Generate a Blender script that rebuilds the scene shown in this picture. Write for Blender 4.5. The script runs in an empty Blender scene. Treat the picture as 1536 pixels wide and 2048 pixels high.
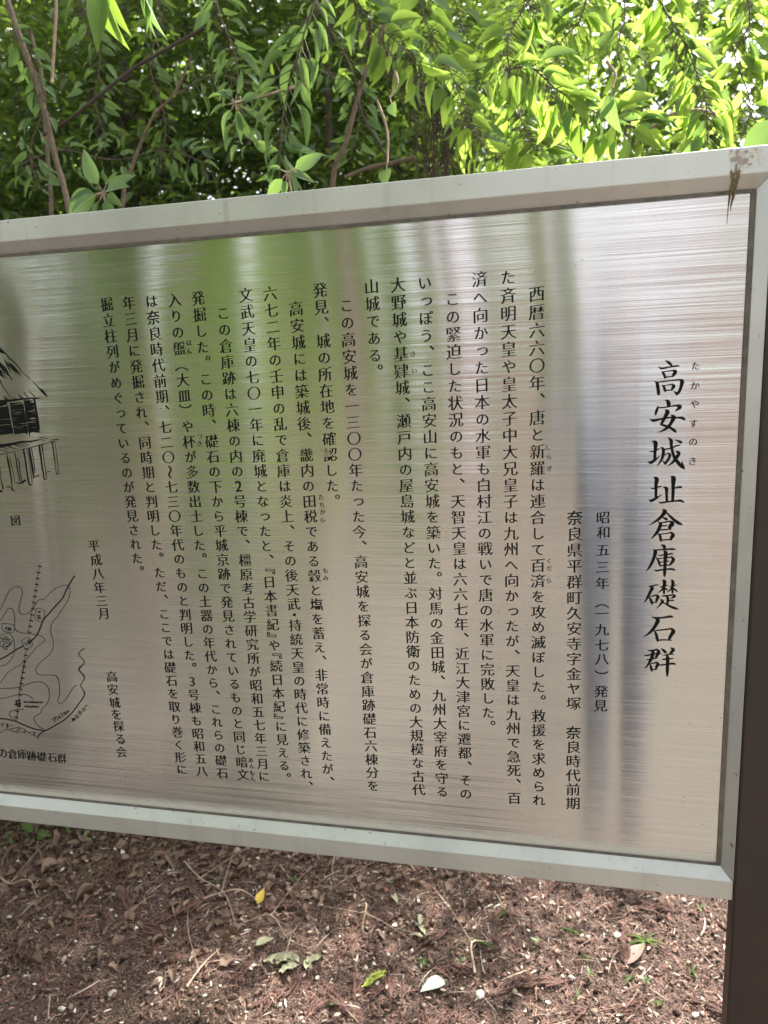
import bpy, bmesh, math, random
import numpy as np
from mathutils import Vector, Matrix

random.seed(7)
RS = np.random.RandomState(11)
scene = bpy.context.scene
COL = scene.collection

# ------------------------------------------------------------------ camera
cam_d = bpy.data.cameras.new("camera"); cam = bpy.data.objects.new("camera", cam_d); COL.objects.link(cam)
CAM = np.array([0.31236, -1.00018, 1.49934])
c_r = np.array([0.97371895, 0.22288498, -0.04683696])
c_d = np.array([0.00236691, -0.21553998, -0.97649215])
c_f = np.array([-0.22774067, 0.95071805, -0.21040291])
cam.matrix_world = Matrix(((c_r[0], -c_d[0], -c_f[0], CAM[0]), (c_r[1], -c_d[1], -c_f[1], CAM[1]),
                           (c_r[2], -c_d[2], -c_f[2], CAM[2]), (0, 0, 0, 1)))
cam_d.sensor_fit = 'HORIZONTAL'; cam_d.sensor_width = 36.0
FPX = 1518.07
cam_d.lens = 36.0 * FPX / 1536.0
cam_d.clip_start = 0.02; cam_d.clip_end = 400
cam_d.dof.use_dof = True; cam_d.dof.focus_distance = 1.12; cam_d.dof.aperture_fstop = 8.0
scene.camera = cam

# ------------------------------------------------------------------ light
SUN_EL = 52.0; SUN_AZ = 28.0          # azimuth from +Y towards +X
EXPOSURE = 1.9
world = bpy.data.worlds.new("World"); scene.world = world; world.use_nodes = True
wn = world.node_tree; bg = wn.nodes['Background']
sky = wn.nodes.new('ShaderNodeTexSky'); sky.sky_type = 'NISHITA'; sky.sun_disc = False
sky.sun_elevation = math.radians(SUN_EL); sky.sun_rotation = math.radians(SUN_AZ)
sky.air_density = 1.0; sky.dust_density = 4.0; sky.ozone_density = 1.0
hs = wn.nodes.new('ShaderNodeHueSaturation'); hs.inputs['Saturation'].default_value = 0.15     # thin bright cloud
wn.links.new(sky.outputs[0], hs.inputs['Color']); wn.links.new(hs.outputs[0], bg.inputs[0]); bg.inputs[1].default_value = 0.15
sun_d = bpy.data.lights.new("sun", 'SUN'); sun = bpy.data.objects.new("sun", sun_d); COL.objects.link(sun)
sun_d.energy = 5.0; sun_d.angle = math.radians(0.6); sun_d.color = (1.0, 0.95, 0.86)
sdir = Vector((math.sin(math.radians(SUN_AZ)) * math.cos(math.radians(SUN_EL)),
               math.cos(math.radians(SUN_AZ)) * math.cos(math.radians(SUN_EL)), math.sin(math.radians(SUN_EL))))
sun.rotation_euler = sdir.to_track_quat('Z', 'Y').to_euler()
scene.view_settings.view_transform = 'Standard'; scene.view_settings.look = 'None'
scene.view_settings.gamma = 1.0; scene.view_settings.exposure = EXPOSURE
scene.render.engine = 'CYCLES'
scene.cycles.max_bounces = 8; scene.cycles.diffuse_bounces = 4; scene.cycles.glossy_bounces = 3
scene.cycles.transmission_bounces = 4
scene.cycles.use_denoising = True

TITLE_STROKES='''4358,14686,90 4395,14662,301 4423,14633,253 4424,14616,108|4279,14614,85 4316,14595,230 4394,14606,169 4478,14618,192 4508,14617,156 4523,14615,48|4314,14558,85 4335,14539,254 4355,14494,267 4358,14472,121|4335,14553,121 4395,14561,121 4449,14563,181 4464,14558,361 4474,14545,409 4456,14509,332 4443,14490,151|4355,14483,145 4403,14492,133 4454,14494,109|4244,14441,85 4269,14409,354 4280,14351,354 4289,14287,318 4291,14273,147|4272,14426,122 4350,14436,146 4435,14445,145 4525,14449,180|4531,14455,120 4556,14427,451 4549,14373,349 4530,14311,314 4504,14277,278 4495,14262,73|4463,14310,48 4485,14296,230 4500,14280,272|4324,14395,85 4346,14374,243 4359,14336,292 4365,14307,109|4343,14388,97 4400,14394,109 4445,14397,157|4445,14401,133 4462,14376,363 4447,14345,291 4439,14325,145|4360,14321,146 4402,14328,146 4448,14328,109|4369,14206,85 4397,14195,335 4410,14162,426 4409,14130,317|4284,14137,86 4278,14101,276 4263,14057,283 4260,14026,135|4286,14117,135 4360,14118,147 4445,14130,158 4517,14138,212|4517,14144,170 4541,14119,460 4513,14088,255 4486,14067,61|4367,14089,86 4398,14066,458 4381,14015,404 4352,13957,337 4329,13909,258|4323,13909,215 4391,13885,276 4447,13858,275 4491,13824,318 4504,13805,122|4445,14023,122 4473,13993,475 4451,13935,366 4410,13872,331 4344,13828,185 4289,13808,37|4195,13979,74 4235,13959,321 4315,13974,221 4412,13989,183 4510,13987,183 4565,13984,303 4599,13967,255 4614,13964,85|4230,13699,99 4267,13682,465 4269,13609,360 4265,13543,323 4264,13467,299|4196,13572,62 4239,13570,149 4276,13586,161 4319,13605,87|4186,13445,75 4218,13428,325 4267,13461,286 4304,13493,124 4326,13515,37|4328,13621,74 4362,13601,309 4364,13535,340 4348,13469,260 4318,13417,162 4293,13384,31|4375,13593,124 4448,13609,160 4515,13635,172 4543,13641,159 4561,13644,61|4383,13522,87 4420,13543,148 4442,13527,321 4434,13481,296 4410,13442,278 4390,13409,223|4361,13449,50 4377,13433,198 4390,13413,211|4417,13744,74 4452,13704,368 4457,13639,307 4475,13560,308 4502,13481,339 4547,13421,381 4585,13377,369 4622,13346,135|4589,13446,37 4595,13407,209 4614,13351,258|4517,13566,172 4549,13546,368 4526,13493,369 4485,13435,284 4449,13402,148 4418,13383,31|4499,13711,49 4531,13699,196 4566,13681,318 4575,13666,122|4262,13238,125 4295,13217,469 4289,13143,363 4291,13076,314 4293,12968,289|4230,13100,63 4264,13097,163 4308,13113,163 4345,13123,162 4361,13123,62|4210,12949,76 4237,12938,328 4293,12968,264 4336,12999,138 4369,13017,38|4376,13115,62 4414,13096,386 4419,13042,312 4426,12931,288|4463,13251,99 4494,13229,526 4495,13142,403 4496,13042,342 4495,12931,312|4517,13102,124 4563,13112,235 4588,13112,235 4602,13110,74|4326,12917,63 4357,12911,188 4432,12922,175 4519,12933,174 4587,12937,261 4619,12924,198 4633,12915,62|4379,12822,138 4404,12799,502 4381,12751,365 4332,12696,328 4270,12648,177 4223,12623,51|4424,12785,125 4475,12731,276 4540,12670,344 4585,12641,325 4626,12626,62|4369,12722,50 4407,12707,252 4433,12693,264 4442,12684,75|4330,12655,101 4359,12635,366 4339,12566,367 4305,12503,292 4268,12458,153 4248,12442,32|4365,12648,126 4427,12661,164 4477,12669,151|4474,12673,138 4500,12639,489 4470,12594,390 4481,12565,176|4372,12606,114 4423,12611,164 4436,12611,76|4348,12553,139 4405,12559,151 4490,12566,126|4331,12507,114 4356,12476,291 4365,12428,304 4372,12400,101|4356,12497,114 4432,12508,114 4485,12519,151|4488,12526,164 4513,12488,427 4491,12443,302 4498,12421,139|4368,12418,152 4434,12425,139 4504,12424,113|4373,12355,102 4408,12342,349 4416,12311,330|4279,12285,89 4362,12291,165 4451,12299,177 4514,12302,240 4555,12297,63|4279,12288,115 4305,12268,434 4294,12198,352 4268,12120,320 4234,12049,231 4195,12000,32|4404,12272,89 4430,12255,457 4430,12158,381 4428,12053,357 4426,11961,306 4425,11930,102|4339,12216,51 4377,12218,140 4453,12231,139 4503,12241,190 4525,12240,63|4317,12187,89 4340,12156,243 4358,12108,281 4368,12073,153|4340,12170,115 4441,12187,127 4505,12194,165|4504,12200,152 4528,12163,392 4507,12117,304 4489,12089,165|4370,12125,102 4443,12137,127 4478,12141,114|4365,12076,141 4444,12085,140 4495,12089,127|4299,12020,51 4332,12010,205 4421,12028,166 4503,12035,216 4542,12027,228 4554,12024,63|4233,11799,52 4260,11794,155 4318,11812,154 4356,11817,116|4260,11786,232 4280,11772,387 4262,11729,323 4231,11656,298 4206,11605,182 4180,11569,33|4241,11650,91 4265,11614,272 4279,11572,311 4283,11542,91|4264,11654,117 4328,11677,155|4328,11682,155 4354,11656,374 4342,11617,310 4334,11581,207|4282,11566,130 4343,11582,90|4370,11789,39 4402,11793,154 4453,11809,141 4472,11814,64|4399,11882,64 4429,11865,397 4426,11790,320 4427,11705,218 4426,11691,77|4415,11783,180 4390,11739,167 4353,11711,32|4438,11776,90 4460,11759,192 4474,11745,77|4485,11792,38 4529,11811,153 4577,11821,76|4505,11883,64 4531,11867,369 4530,11793,293 4531,11722,243 4531,11704,89|4517,11782,166 4493,11742,141 4462,11720,32|4540,11779,102 4569,11751,217 4596,11732,89|4400,11663,51 4431,11668,167 4508,11680,166 4543,11685,192|4543,11688,166 4558,11669,332 4534,11647,179 4508,11632,32|4451,11659,77 4477,11642,333 4475,11585,283 4473,11545,244|4491,11603,90 4535,11612,166 4556,11609,51|4387,11617,116 4414,11594,335 4389,11554,219 4358,11513,116 4330,11490,32|4414,11576,77 4460,11556,193 4526,11519,282 4577,11502,256 4617,11491,38|4284,11373,52 4330,11361,221 4414,11367,194 4497,11385,258 4530,11387,257 4552,11379,77|4333,11357,182 4363,11329,467 4333,11255,378 4289,11181,327 4238,11127,197 4185,11094,39|4321,11189,130 4346,11132,313 4360,11074,326 4368,11030,131|4341,11186,130 4432,11200,156 4516,11215,181|4525,11225,181 4559,11184,464 4531,11125,362 4510,11073,311|4371,11051,170 4449,11059,156 4543,11056,91|4247,10900,53 4283,10898,171 4361,10916,209|4355,10925,144 4385,10891,393 4364,10839,354 4351,10801,210|4199,10825,53 4245,10829,158 4317,10855,158 4422,10864,78|4233,10773,40 4267,10771,158 4371,10802,105|4303,10902,250 4313,10873,381 4302,10806,382 4271,10730,277 4242,10676,185 4211,10643,33|4281,10712,92 4292,10671,277 4302,10627,291 4305,10601,92|4294,10716,119 4353,10731,158|4353,10740,158 4380,10713,368 4362,10668,303 4353,10637,184|4307,10627,132 4372,10640,92|4413,10937,52 4447,10909,313 4474,10881,287 4477,10870,78|4537,10950,143 4567,10926,389 4545,10891,286 4517,10861,78|4429,10842,39 4481,10848,156 4546,10866,182 4575,10858,65|4424,10782,39 4457,10784,170 4515,10796,156 4566,10800,117|4400,10703,118 4433,10703,184 4498,10719,170 4576,10729,247 4606,10716,52|4481,10841,104 4498,10816,391 4501,10734,379 4501,10623,366 4502,10556,210 4502,10539,66'''
HUT_STROKES='''-5113,15305,455 -5059,15264,606 -5006,15217,529 -4972,15196,302 -4958,15186,91|-5030,15256,151 -4950,15189,166 -4888,15109,196 -4809,15041,181 -4747,14962,135 -4718,14909,75|-4988,15107,45 -4934,15021,257 -4852,14966,227 -4776,14879,151 -4738,14835,30|-4919,15065,45 -4848,14991,257 -4783,14924,151 -4718,14864,30|-4907,15045,45 -4888,14980,227 -4838,14914,121 -4824,14865,30|-5066,15052,228 -5032,14986,304 -4975,14919,213 -4928,14839,106 -4908,14777,30|-5073,15014,381 -5026,14934,228 -4968,14873,106 -4887,14812,30|-5126,14977,458 -5081,14884,382 -5029,14830,107 -5018,14807,30|-5084,14949,229 -5029,14876,122 -4964,14808,30|-5033,15025,46 -4981,14971,152 -4954,14905,91 -4944,14879,30|-4967,15048,45 -4928,14969,182 -4896,14890,45|-4725,14909,60 -4672,14868,75 -4631,14841,105 -4594,14794,120|-4553,14767,45 -4477,14680,120 -4426,14620,224 -4382,14567,194 -4337,14520,37|-4465,14660,45 -4409,14633,119 -4359,14573,119 -4325,14529,30|-5113,14788,153 -5098,14741,107 -5039,14641,92 -4983,14567,92 -4931,14513,76|-5110,14807,107 -5090,14747,38|-4730,14614,76 -4700,14564,106 -4655,14517,45|-4638,14621,45 -4572,14560,120 -4541,14520,60|-4828,14575,46 -4789,14534,228 -4734,14500,152|-4910,14545,46 -4873,14491,92|-5068,14563,46 -5039,14509,261 -5005,14482,107|-5095,14544,61 -5053,14477,108|-5022,14562,46 -4980,14494,77|-5328,14459,388 -5168,14480,463 -5052,14483,338 -4934,14493,336 -4818,14503,243 -4703,14506,257 -4580,14511,196 -4513,14506,135|-4526,14520,60 -4487,14525,75 -4474,14511,75 -4506,14499,75 -4429,14511,37|-4568,14495,332 -4563,14429,332 -4564,14331,242 -4566,14232,273 -4567,14133,303 -4574,14041,380|-4552,14409,45 -4546,14304,60 -4541,14199,76 -4543,14093,76 -4547,13973,61|-5178,14428,464 -5129,14440,463 -5065,14451,384|-5039,14424,77 -5042,14318,77 -5045,14211,93 -5048,14105,108 -5041,14011,108|-4988,14449,107 -4991,14343,154 -4994,14237,123 -4992,14117,93 -4988,14003,93|-4787,14456,61 -4785,14337,122 -4784,14205,122 -4781,14085,153 -4777,13972,107|-4740,14467,182 -4739,14336,152 -4746,14204,122 -4737,14071,153 -4729,13937,92|-4989,14442,307 -4896,14446,229 -4795,14456,122|-4740,14467,379 -4663,14472,303 -4602,14470,151|-5369,13799,472 -5288,13811,471 -5177,13816,469 -5049,13834,389 -4952,13852,341 -4842,13864,277 -4733,13868,230 -4592,13886,183|-5313,13668,94 -5199,13691,110 -5102,13706,78 -4973,13731,62 -4860,13756,77 -4733,13774,108 -4605,13806,122 -4479,13830,106 -4330,13854,76|-4570,13925,76 -4495,13917,91 -4421,13902,61|-4574,13899,91 -4486,13877,61|-4403,13876,45 -4310,13887,121 -4245,13891,150|-4407,13849,45 -4329,13861,60 -4253,13866,45|-5293,13784,110 -5215,13776,94 -5142,13747,39|-5134,13795,156 -5045,13766,78 -4969,13751,39|-5004,13820,186 -4931,13791,77 -4872,13777,39|-4941,13825,124 -4852,13803,93 -4809,13782,39|-4862,13837,108 -4771,13822,77 -4743,13808,31|-4780,13863,108 -4691,13844,61|-5299,13750,79 -5208,13728,63 -5149,13707,39|-5186,13673,94 -5178,13544,267 -5170,13406,236 -5170,13268,158 -5176,13144,111 -5153,13095,47|-5148,13625,63 -5129,13509,78 -5115,13406,63 -5118,13254,47|-5042,13692,140 -5033,13610,125 -5033,13473,188 -5027,13370,141 -5023,13253,110|-5007,13623,47 -4987,13555,140 -4991,13446,109 -4992,13301,125 -4984,13253,63|-5112,13240,63 -5052,13226,157 -4988,13233,313 -4927,13267,266 -4895,13270,62|-4878,13743,263 -4869,13608,232 -4869,13472,217 -4869,13335,218 -4859,13204,234 -4809,13204,156|-4816,13742,46 -4802,13641,77 -4801,13505,93 -4801,13368,78 -4803,13238,78|-4774,13762,308 -4771,13640,355 -4765,13538,340 -4762,13416,341 -4763,13313,186|-4734,13768,108 -4725,13639,108 -4724,13504,108 -4728,13388,62|-4798,13293,47 -4747,13320,109 -4681,13340,139 -4659,13336,62|-4590,13805,260 -4591,13705,306 -4590,13570,230 -4591,13468,231 -4584,13366,185 -4582,13285,154 -4544,13284,108|-4544,13805,229 -4543,13670,107 -4542,13536,77 -4540,13400,77 -4536,13305,77|-4545,13373,61 -4502,13400,77 -4463,13403,107|-4362,13848,182 -4357,13735,152 -4358,13634,182 -4357,13520,91 -4361,13398,107 -4347,13361,153 -4315,13371,122|-4313,13867,60 -4312,13734,61 -4315,13566,91 -4316,13465,61 -4313,13384,76|-5347,13477,190 -5356,13339,79 -5351,13235,127 -5344,13138,239|-5430,13103,479 -5352,13096,127|-5293,13158,48 -5243,13172,158 -5199,13151,111|-5184,13144,237 -5174,13109,111 -5112,13102,63|-5458,14377,336 -5264,14383,178 -5049,14395,231|-5457,14358,313 -5240,14358,271 -5046,14372,362|-5458,14327,329 -5233,14330,271 -5044,14344,323|-5458,14300,376 -5249,14301,381 -5043,14313,216|-5459,14270,337 -5269,14276,264 -5041,14285,339|-5460,14237,384 -5258,14251,327 -5040,14251,347|-5460,14211,290 -5229,14225,303 -5038,14228,193|-5460,14184,188 -5265,14189,311 -5036,14195,278|-5461,14157,314 -5265,14163,304 -5035,14168,317|-5461,14130,298 -5247,14141,327 -5031,14148,185|-5462,14100,220 -5268,14104,218 -5030,14116,286|-5462,14071,259 -5226,14083,343 -5029,14084,294|-5462,14049,205 -5231,14055,296 -5027,14057,394|-5463,14015,346 -5265,14018,305 -5024,14034,333|-5464,13982,181 -5240,13991,297 -5022,14008,263|-4992,14414,192 -4905,14416,206 -4775,14421,327|-4991,14384,253 -4905,14391,390 -4775,14387,350|-4990,14357,307 -4885,14360,214 -4772,14367,236|-4991,14324,207 -4873,14332,306 -4771,14335,305|-4988,14301,254 -4869,14296,199 -4770,14306,373|-4989,14267,392 -4885,14266,268 -4770,14271,328|-4988,14239,185 -4880,14240,245 -4768,14247,275|-4988,14205,285 -4877,14212,322 -4767,14215,336|-4988,14173,247 -4859,14181,337 -4766,14187,389|-4987,14148,324 -4869,14156,284 -4764,14158,244|-4985,14123,316 -4892,14118,384 -4763,14127,199|-4986,14087,177 -4875,14088,207 -4763,14091,321|-4986,14059,309 -4881,14057,269 -4762,14065,283|-4985,14028,324 -4888,14037,385 -4761,14033,368|-4985,13995,340 -4851,14007,261 -4759,14004,253|-4731,14439,182 -4657,14439,348 -4583,14432,249|-4730,14409,342 -4672,14406,349 -4583,14410,181|-4731,14378,251 -4639,14380,303 -4582,14383,212|-4729,14355,243 -4663,14359,296 -4581,14360,189|-4728,14333,357 -4662,14336,205 -4580,14332,219|-4728,14299,373 -4638,14304,273 -4580,14304,257|-4728,14276,183 -4647,14273,357 -4579,14278,189|-4726,14255,327 -4661,14247,372 -4578,14258,303|-4726,14221,373 -4643,14228,197 -4578,14229,280|-4725,14194,198 -4671,14196,190 -4578,14197,227|-4723,14175,343 -4643,14172,198 -4578,14170,288|-4724,14140,229 -4652,14141,228 -4577,14144,250|-4723,14115,336 -4627,14117,228 -4577,14118,266|-4723,14086,199 -4648,14096,381 -4576,14088,213|-4720,14067,351 -4654,14064,168 -4575,14065,266|-4721,14036,329 -4650,14037,389 -4574,14039,182|-4720,14011,367 -4657,14016,221 -4574,14011,357'''
MAP_STROKES='''-5853,11021,101 -5736,11176,100 -5631,11329,100 -5531,11461,99 -5481,11502,99 -5410,11533,98 -5343,11543,98 -5293,11517,98 -5283,11448,98 -5322,11348,98 -5363,11268,99 -5394,11177,99 -5395,11108,99 -5357,11074,99 -5302,11076,99 -5221,11109,98 -5159,11150,98 -5092,11227,98 -5039,11288,98 -4988,11339,97 -4889,11351,97 -4802,11427,96 -4729,11488,96 -4635,11544,96 -4545,11580,95 -4469,11594,95 -4409,11574,95 -4399,11502,95 -4430,11404,95 -4492,11305,95 -4558,11224,96 -4635,11134,96 -4712,11052,97 -4788,10975,97 -4831,10909,97 -4853,10828,98 -4849,10728,98 -4835,10649,98 -4849,10558,98 -4877,10486,98 -4943,10412,99 -5042,10336,99 -5142,10259,100 -5222,10173,100 -5257,10110,100 -5241,10059,100 -5178,10037,100 -5067,10043,100 -4956,10054,99 -4902,10047,99 -4864,10013,99 -4846,9958,99|-5852,10900,101 -5772,10974,101 -5689,11067,100 -5619,11150,100 -5560,11170,100 -5521,11143,100 -5505,11074,100 -5508,10993,100 -5532,10902,100 -5542,10831,100 -5496,10777,100 -5390,10751,100 -5259,10747,99 -5119,10737,99 -5035,10716,98 -4993,10672,98 -5018,10621,99 -5090,10577,99 -5190,10502,99 -5296,10395,100 -5412,10297,101 -5553,10187,101 -5701,10107,102 -5827,10027,103 -5913,9928,103 -5997,9840,104|-5883,10665,102 -5798,10704,101 -5703,10733,101 -5640,10711,101 -5602,10646,101 -5595,10555,101 -5613,10452,101 -5661,10336,101 -5745,10239,102 -5836,10172,102 -5944,10136,103|-4284,11747,251 -4340,11681,251 -4419,11578,253 -4486,11480,254 -4556,11371,255 -4704,11239,257 -4855,11096,259 -4929,11034,260 -4984,10963,261 -5044,10861,262 -5117,10747,263 -5182,10684,264 -5257,10625,265|-5428,10526,267 -5610,10436,270 -5773,10336,272 -5896,10278,273 -6018,10225,275|-4871,11925,53 -4987,11603,54 -5149,11146,55 -5288,10771,55|-5382,10473,56 -5487,10180,56 -5560,9948,57 -5626,9756,57|-4933,10049,110 -4874,10035,110 -4846,9979,110 -4844,9876,110 -4856,9761,110 -4889,9667,111 -4919,9607,111 -4906,9562,111 -4870,9555,111 -4795,9603,110 -4709,9695,110 -4633,9797,109 -4574,9869,109 -4521,9898,109|-6143,9730,116 -5887,9745,115 -5720,9765,114 -5589,9800,113 -5468,9852,113 -5337,9896,112 -5236,9911,112 -5139,9900,111 -5075,9840,111 -5058,9760,111 -5071,9655,112 -5114,9560,112 -5182,9486,112 -5253,9428,113 -5275,9368,113 -5332,9323,113 -5415,9276,114 -5446,9239,114 -5442,9186,114 -5401,9129,114 -5347,9080,114 -5289,9052,114|-6125,9548,116 -5970,9564,116 -5836,9602,115 -5704,9642,114 -5563,9660,114 -5490,9647,113 -5433,9615,113 -5401,9586,113|-5622,9384,114 -5738,9369,115 -5857,9341,115 -5914,9301,116 -5922,9259,116 -5881,9202,116 -5799,9160,116|-6240,8912,118 -6134,8926,117 -6087,8972,117 -6020,8989,117 -5946,8976,117 -5873,8951,116 -5785,8946,116|-5443,10256,112 -5541,10009,113 -5633,9761,114 -5693,9523,114|-5724,9450,115 -5795,9184,115|-6193,9174,260 -6038,9179,259 -5913,9164,258 -5802,9142,257 -5659,9093,256 -5539,9054,255 -5405,9032,254 -5255,9033,252 -5174,9069,251 -5038,9150,250 -4875,9243,248 -4722,9365,246 -4622,9464,245 -4520,9586,243 -4433,9684,242 -4395,9766,241 -4408,9817,241|-5268,9026,252 -5366,8966,254 -5418,8914,254 -5434,8871,255|-4913,11902,213 -4855,11889,213|-4947,11800,214 -4889,11787,214|-4982,11699,215 -4924,11687,214|-5016,11597,215 -4958,11585,215|-5050,11496,216 -4992,11484,216|-5086,11394,217 -5028,11382,216|-5121,11290,217 -5062,11278,217|-5155,11186,218 -5097,11174,218|-5192,11084,219 -5133,11072,218|-5226,10983,219 -5167,10971,219|-5261,10879,220 -5202,10868,220|-5298,10779,221 -5238,10768,220|-5407,10479,223 -5347,10467,222|-5436,10370,223 -5376,10358,223|-5473,10262,224 -5413,10251,224|-5507,10166,225 -5447,10154,224|-5544,10062,226 -5483,10051,225|-5578,9960,226 -5517,9949,226|-5545,10063,226 -5483,10051,225|-5578,9958,226 -5516,9945,226|-5615,9857,227 -5553,9844,226|-5651,9754,228 -5588,9741,227|-5684,9651,228 -5621,9639,228|-5791,9342,230 -5727,9329,230|-5829,9232,231 -5765,9220,231|-5773,10905,90 -5551,10876,89 -5595,10748,89 -5779,10776,90 -5773,10905,90|-5447,10612,89 -5314,10679,89 -5235,10561,88 -5392,10477,89 -5447,10612,89|-5055,11194,87 -4920,11158,86 -4987,10978,87 -5122,11017,87 -5055,11194,87|-5785,10648,146 -5748,10670,146 -5718,10651,146 -5746,10620,146 -5789,10628,147 -5817,10596,147 -5787,10577,147 -5738,10599,146 -5699,10632,146 -5667,10623,146 -5695,10591,146 -5734,10559,146 -5781,10546,147 -5818,10524,147 -5801,10494,147 -5754,10507,147 -5704,10540,146 -5652,10583,146 -5619,10610,146|-5843,10574,147 -5896,10531,147 -5867,10501,147 -5828,10472,147 -5798,10448,147 -5752,10455,147 -5769,10485,147 -5722,10498,146 -5694,10530,146 -5666,10562,146 -5648,10542,146|-5791,10618,147 -5821,10637,147 -5842,10646,147 -5868,10624,147 -5888,10572,147|-5756,9519,306 -5670,9548,330|-5779,9458,332 -5667,9489,305|-5735,9532,280 -5756,9448,306|-5682,9547,279 -5690,9429,382|-5773,9459,204 -5690,9429,255|-4697,9291,320 -4644,9283,368|-4639,9312,147 -4674,9281,614|-4689,9262,369 -4644,9283,123|-5598,9525,89 -5592,9510,89|-5585,9531,89 -5581,9508,89|-5590,9528,76 -5564,9532,76|-5576,9533,89 -5576,9513,89|-5565,9530,89 -5570,9507,89|-5572,9516,76 -5546,9520,76|-5554,9528,89 -5559,9511,89|-5558,9531,76 -5533,9535,76|-5535,9538,88 -5542,9516,88|-5544,9515,76 -5518,9519,76|-5521,9528,88 -5518,9518,88|-5528,9518,76 -5502,9522,76|-5503,9531,88 -5498,9509,88|-5494,9534,88 -5485,9515,88|-5480,9539,88 -5480,9520,88|-5485,9537,76 -5459,9541,76|-5468,9542,88 -5468,9511,88|-5476,9521,76 -5451,9525,76|-5451,9543,88 -5446,9513,88|-5458,9531,76 -5433,9535,76|-5443,9539,88 -5437,9523,88|-5450,9531,76 -5424,9535,76|-5432,9542,88 -5437,9516,88|-5439,9525,76 -5414,9529,75|-5415,9545,88 -5425,9514,88|-5420,9543,75 -5395,9547,75|-5403,9541,88 -5395,9522,88|-5412,9517,75 -5387,9521,75|-5393,9541,88 -5388,9520,88|-5402,9520,75 -5376,9524,75|-5384,9543,88 -5389,9515,88|-5376,9540,88 -5378,9518,88|-5382,9536,75 -5356,9540,75|-5357,9549,88 -5362,9517,88|-5363,9546,75 -5337,9550,75|-5345,9546,88 -5339,9519,88|-5329,9548,88 -5327,9522,88|-5319,9542,88 -5323,9528,88|-5326,9525,75 -5301,9529,75|-5308,9546,88 -5302,9529,88|-5313,9545,75 -5288,9549,75|-5298,9552,88 -5306,9529,88|-5283,9549,88 -5274,9533,88|-5269,9548,88 -5264,9527,88|-5259,9551,88 -5261,9527,88|-5263,9555,75 -5238,9559,75|-5247,9549,87 -5239,9531,87|-5254,9536,75 -5229,9540,75|-5232,9557,87 -5228,9530,87|-5240,9538,75 -5215,9542,75|-5591,9454,89 -5584,9430,89|-5599,9441,76 -5573,9445,76|-5581,9449,89 -5583,9426,89|-5585,9452,76 -5560,9456,76|-5570,9447,89 -5575,9424,89|-5551,9454,89 -5552,9427,89|-5537,9455,89 -5536,9432,89|-5524,9453,89 -5529,9436,89|-5528,9461,76 -5502,9465,76|-5513,9450,89 -5518,9433,89|-5521,9433,76 -5495,9437,76|-5499,9452,88 -5493,9430,88|-5506,9438,76 -5481,9442,76|-5486,9453,88 -5484,9427,88|-5475,9453,88 -5468,9429,88|-5460,9454,88 -5454,9440,88|-5466,9449,76 -5440,9453,76|-5450,9464,88 -5459,9431,88|-5459,9437,76 -5433,9441,76|-5435,9467,88 -5441,9436,88|-5445,9439,76 -5419,9443,76|-5424,9465,88 -5434,9440,88|-5430,9462,76 -5404,9466,76|-5413,9467,88 -5417,9441,88|-5400,9464,88 -5394,9436,88|-5404,9469,76 -5378,9473,75|-5386,9466,88 -5381,9444,88|-5370,9461,88 -5375,9441,88|-5380,9434,76 -5354,9438,75|-5355,9471,88 -5354,9441,88|-5362,9459,75 -5337,9463,75|-5340,9462,88 -5348,9445,88|-5329,9464,88 -5331,9449,88|-5337,9444,75 -5312,9448,75|-5315,9467,88 -5325,9447,88|-5319,9473,75 -5293,9477,75|-4297,10538,181 -4282,10538,181|-4322,10524,182 -4307,10525,182|-4346,10511,182 -4331,10511,182|-4370,10496,182 -4355,10496,182|-4386,10474,182 -4371,10474,182|-4403,10451,182 -4388,10452,182|-4409,10430,183 -4394,10431,182|-4398,10410,183 -4383,10410,182|-4385,10391,182 -4370,10392,182|-4369,10374,182 -4354,10375,182|-4353,10357,182 -4338,10358,182|-4337,10341,182 -4322,10341,182|-4330,10319,182 -4315,10319,182|-4328,10297,182 -4313,10297,182|-4346,10276,183 -4331,10277,182|-4365,10255,183 -4350,10256,183|-4386,10236,183 -4371,10237,183|-4407,10217,183 -4392,10218,183|-4429,10198,183 -4414,10199,183|-4441,10177,184 -4426,10177,183|-4444,10152,184 -4429,10153,184|-4429,10134,184 -4414,10135,183|-4414,10116,184 -4399,10117,183|-4398,10099,183 -4383,10100,183|-4382,10082,183 -4367,10083,183|-4367,10065,183 -4351,10066,183|-4364,10041,183 -4349,10042,183|-4367,10017,184 -4352,10018,183|-4383,9994,184 -4367,9995,184|-4355,10266,179 -4340,10267,179|-4382,10249,179 -4368,10249,179|-4410,10231,180 -4396,10232,179|-4435,10212,180 -4420,10213,180|-4443,10183,180 -4429,10184,180|-4433,10160,180 -4419,10161,180|-4418,10138,180 -4403,10139,180|-4402,10116,180 -4388,10117,180|-4386,10095,180 -4372,10095,180|-4371,10073,180 -4357,10074,180|-4368,10045,180 -4353,10046,180|-4373,10018,180 -4359,10019,180|-4391,9991,180 -4376,9992,180|-4408,9964,180 -4394,9965,180|-4429,9939,181 -4415,9940,180|-4451,9915,181 -4437,9916,181|-4450,9888,181 -4436,9889,181|-4441,9863,181 -4427,9863,181|-4430,9838,181 -4415,9839,181'''
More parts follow.
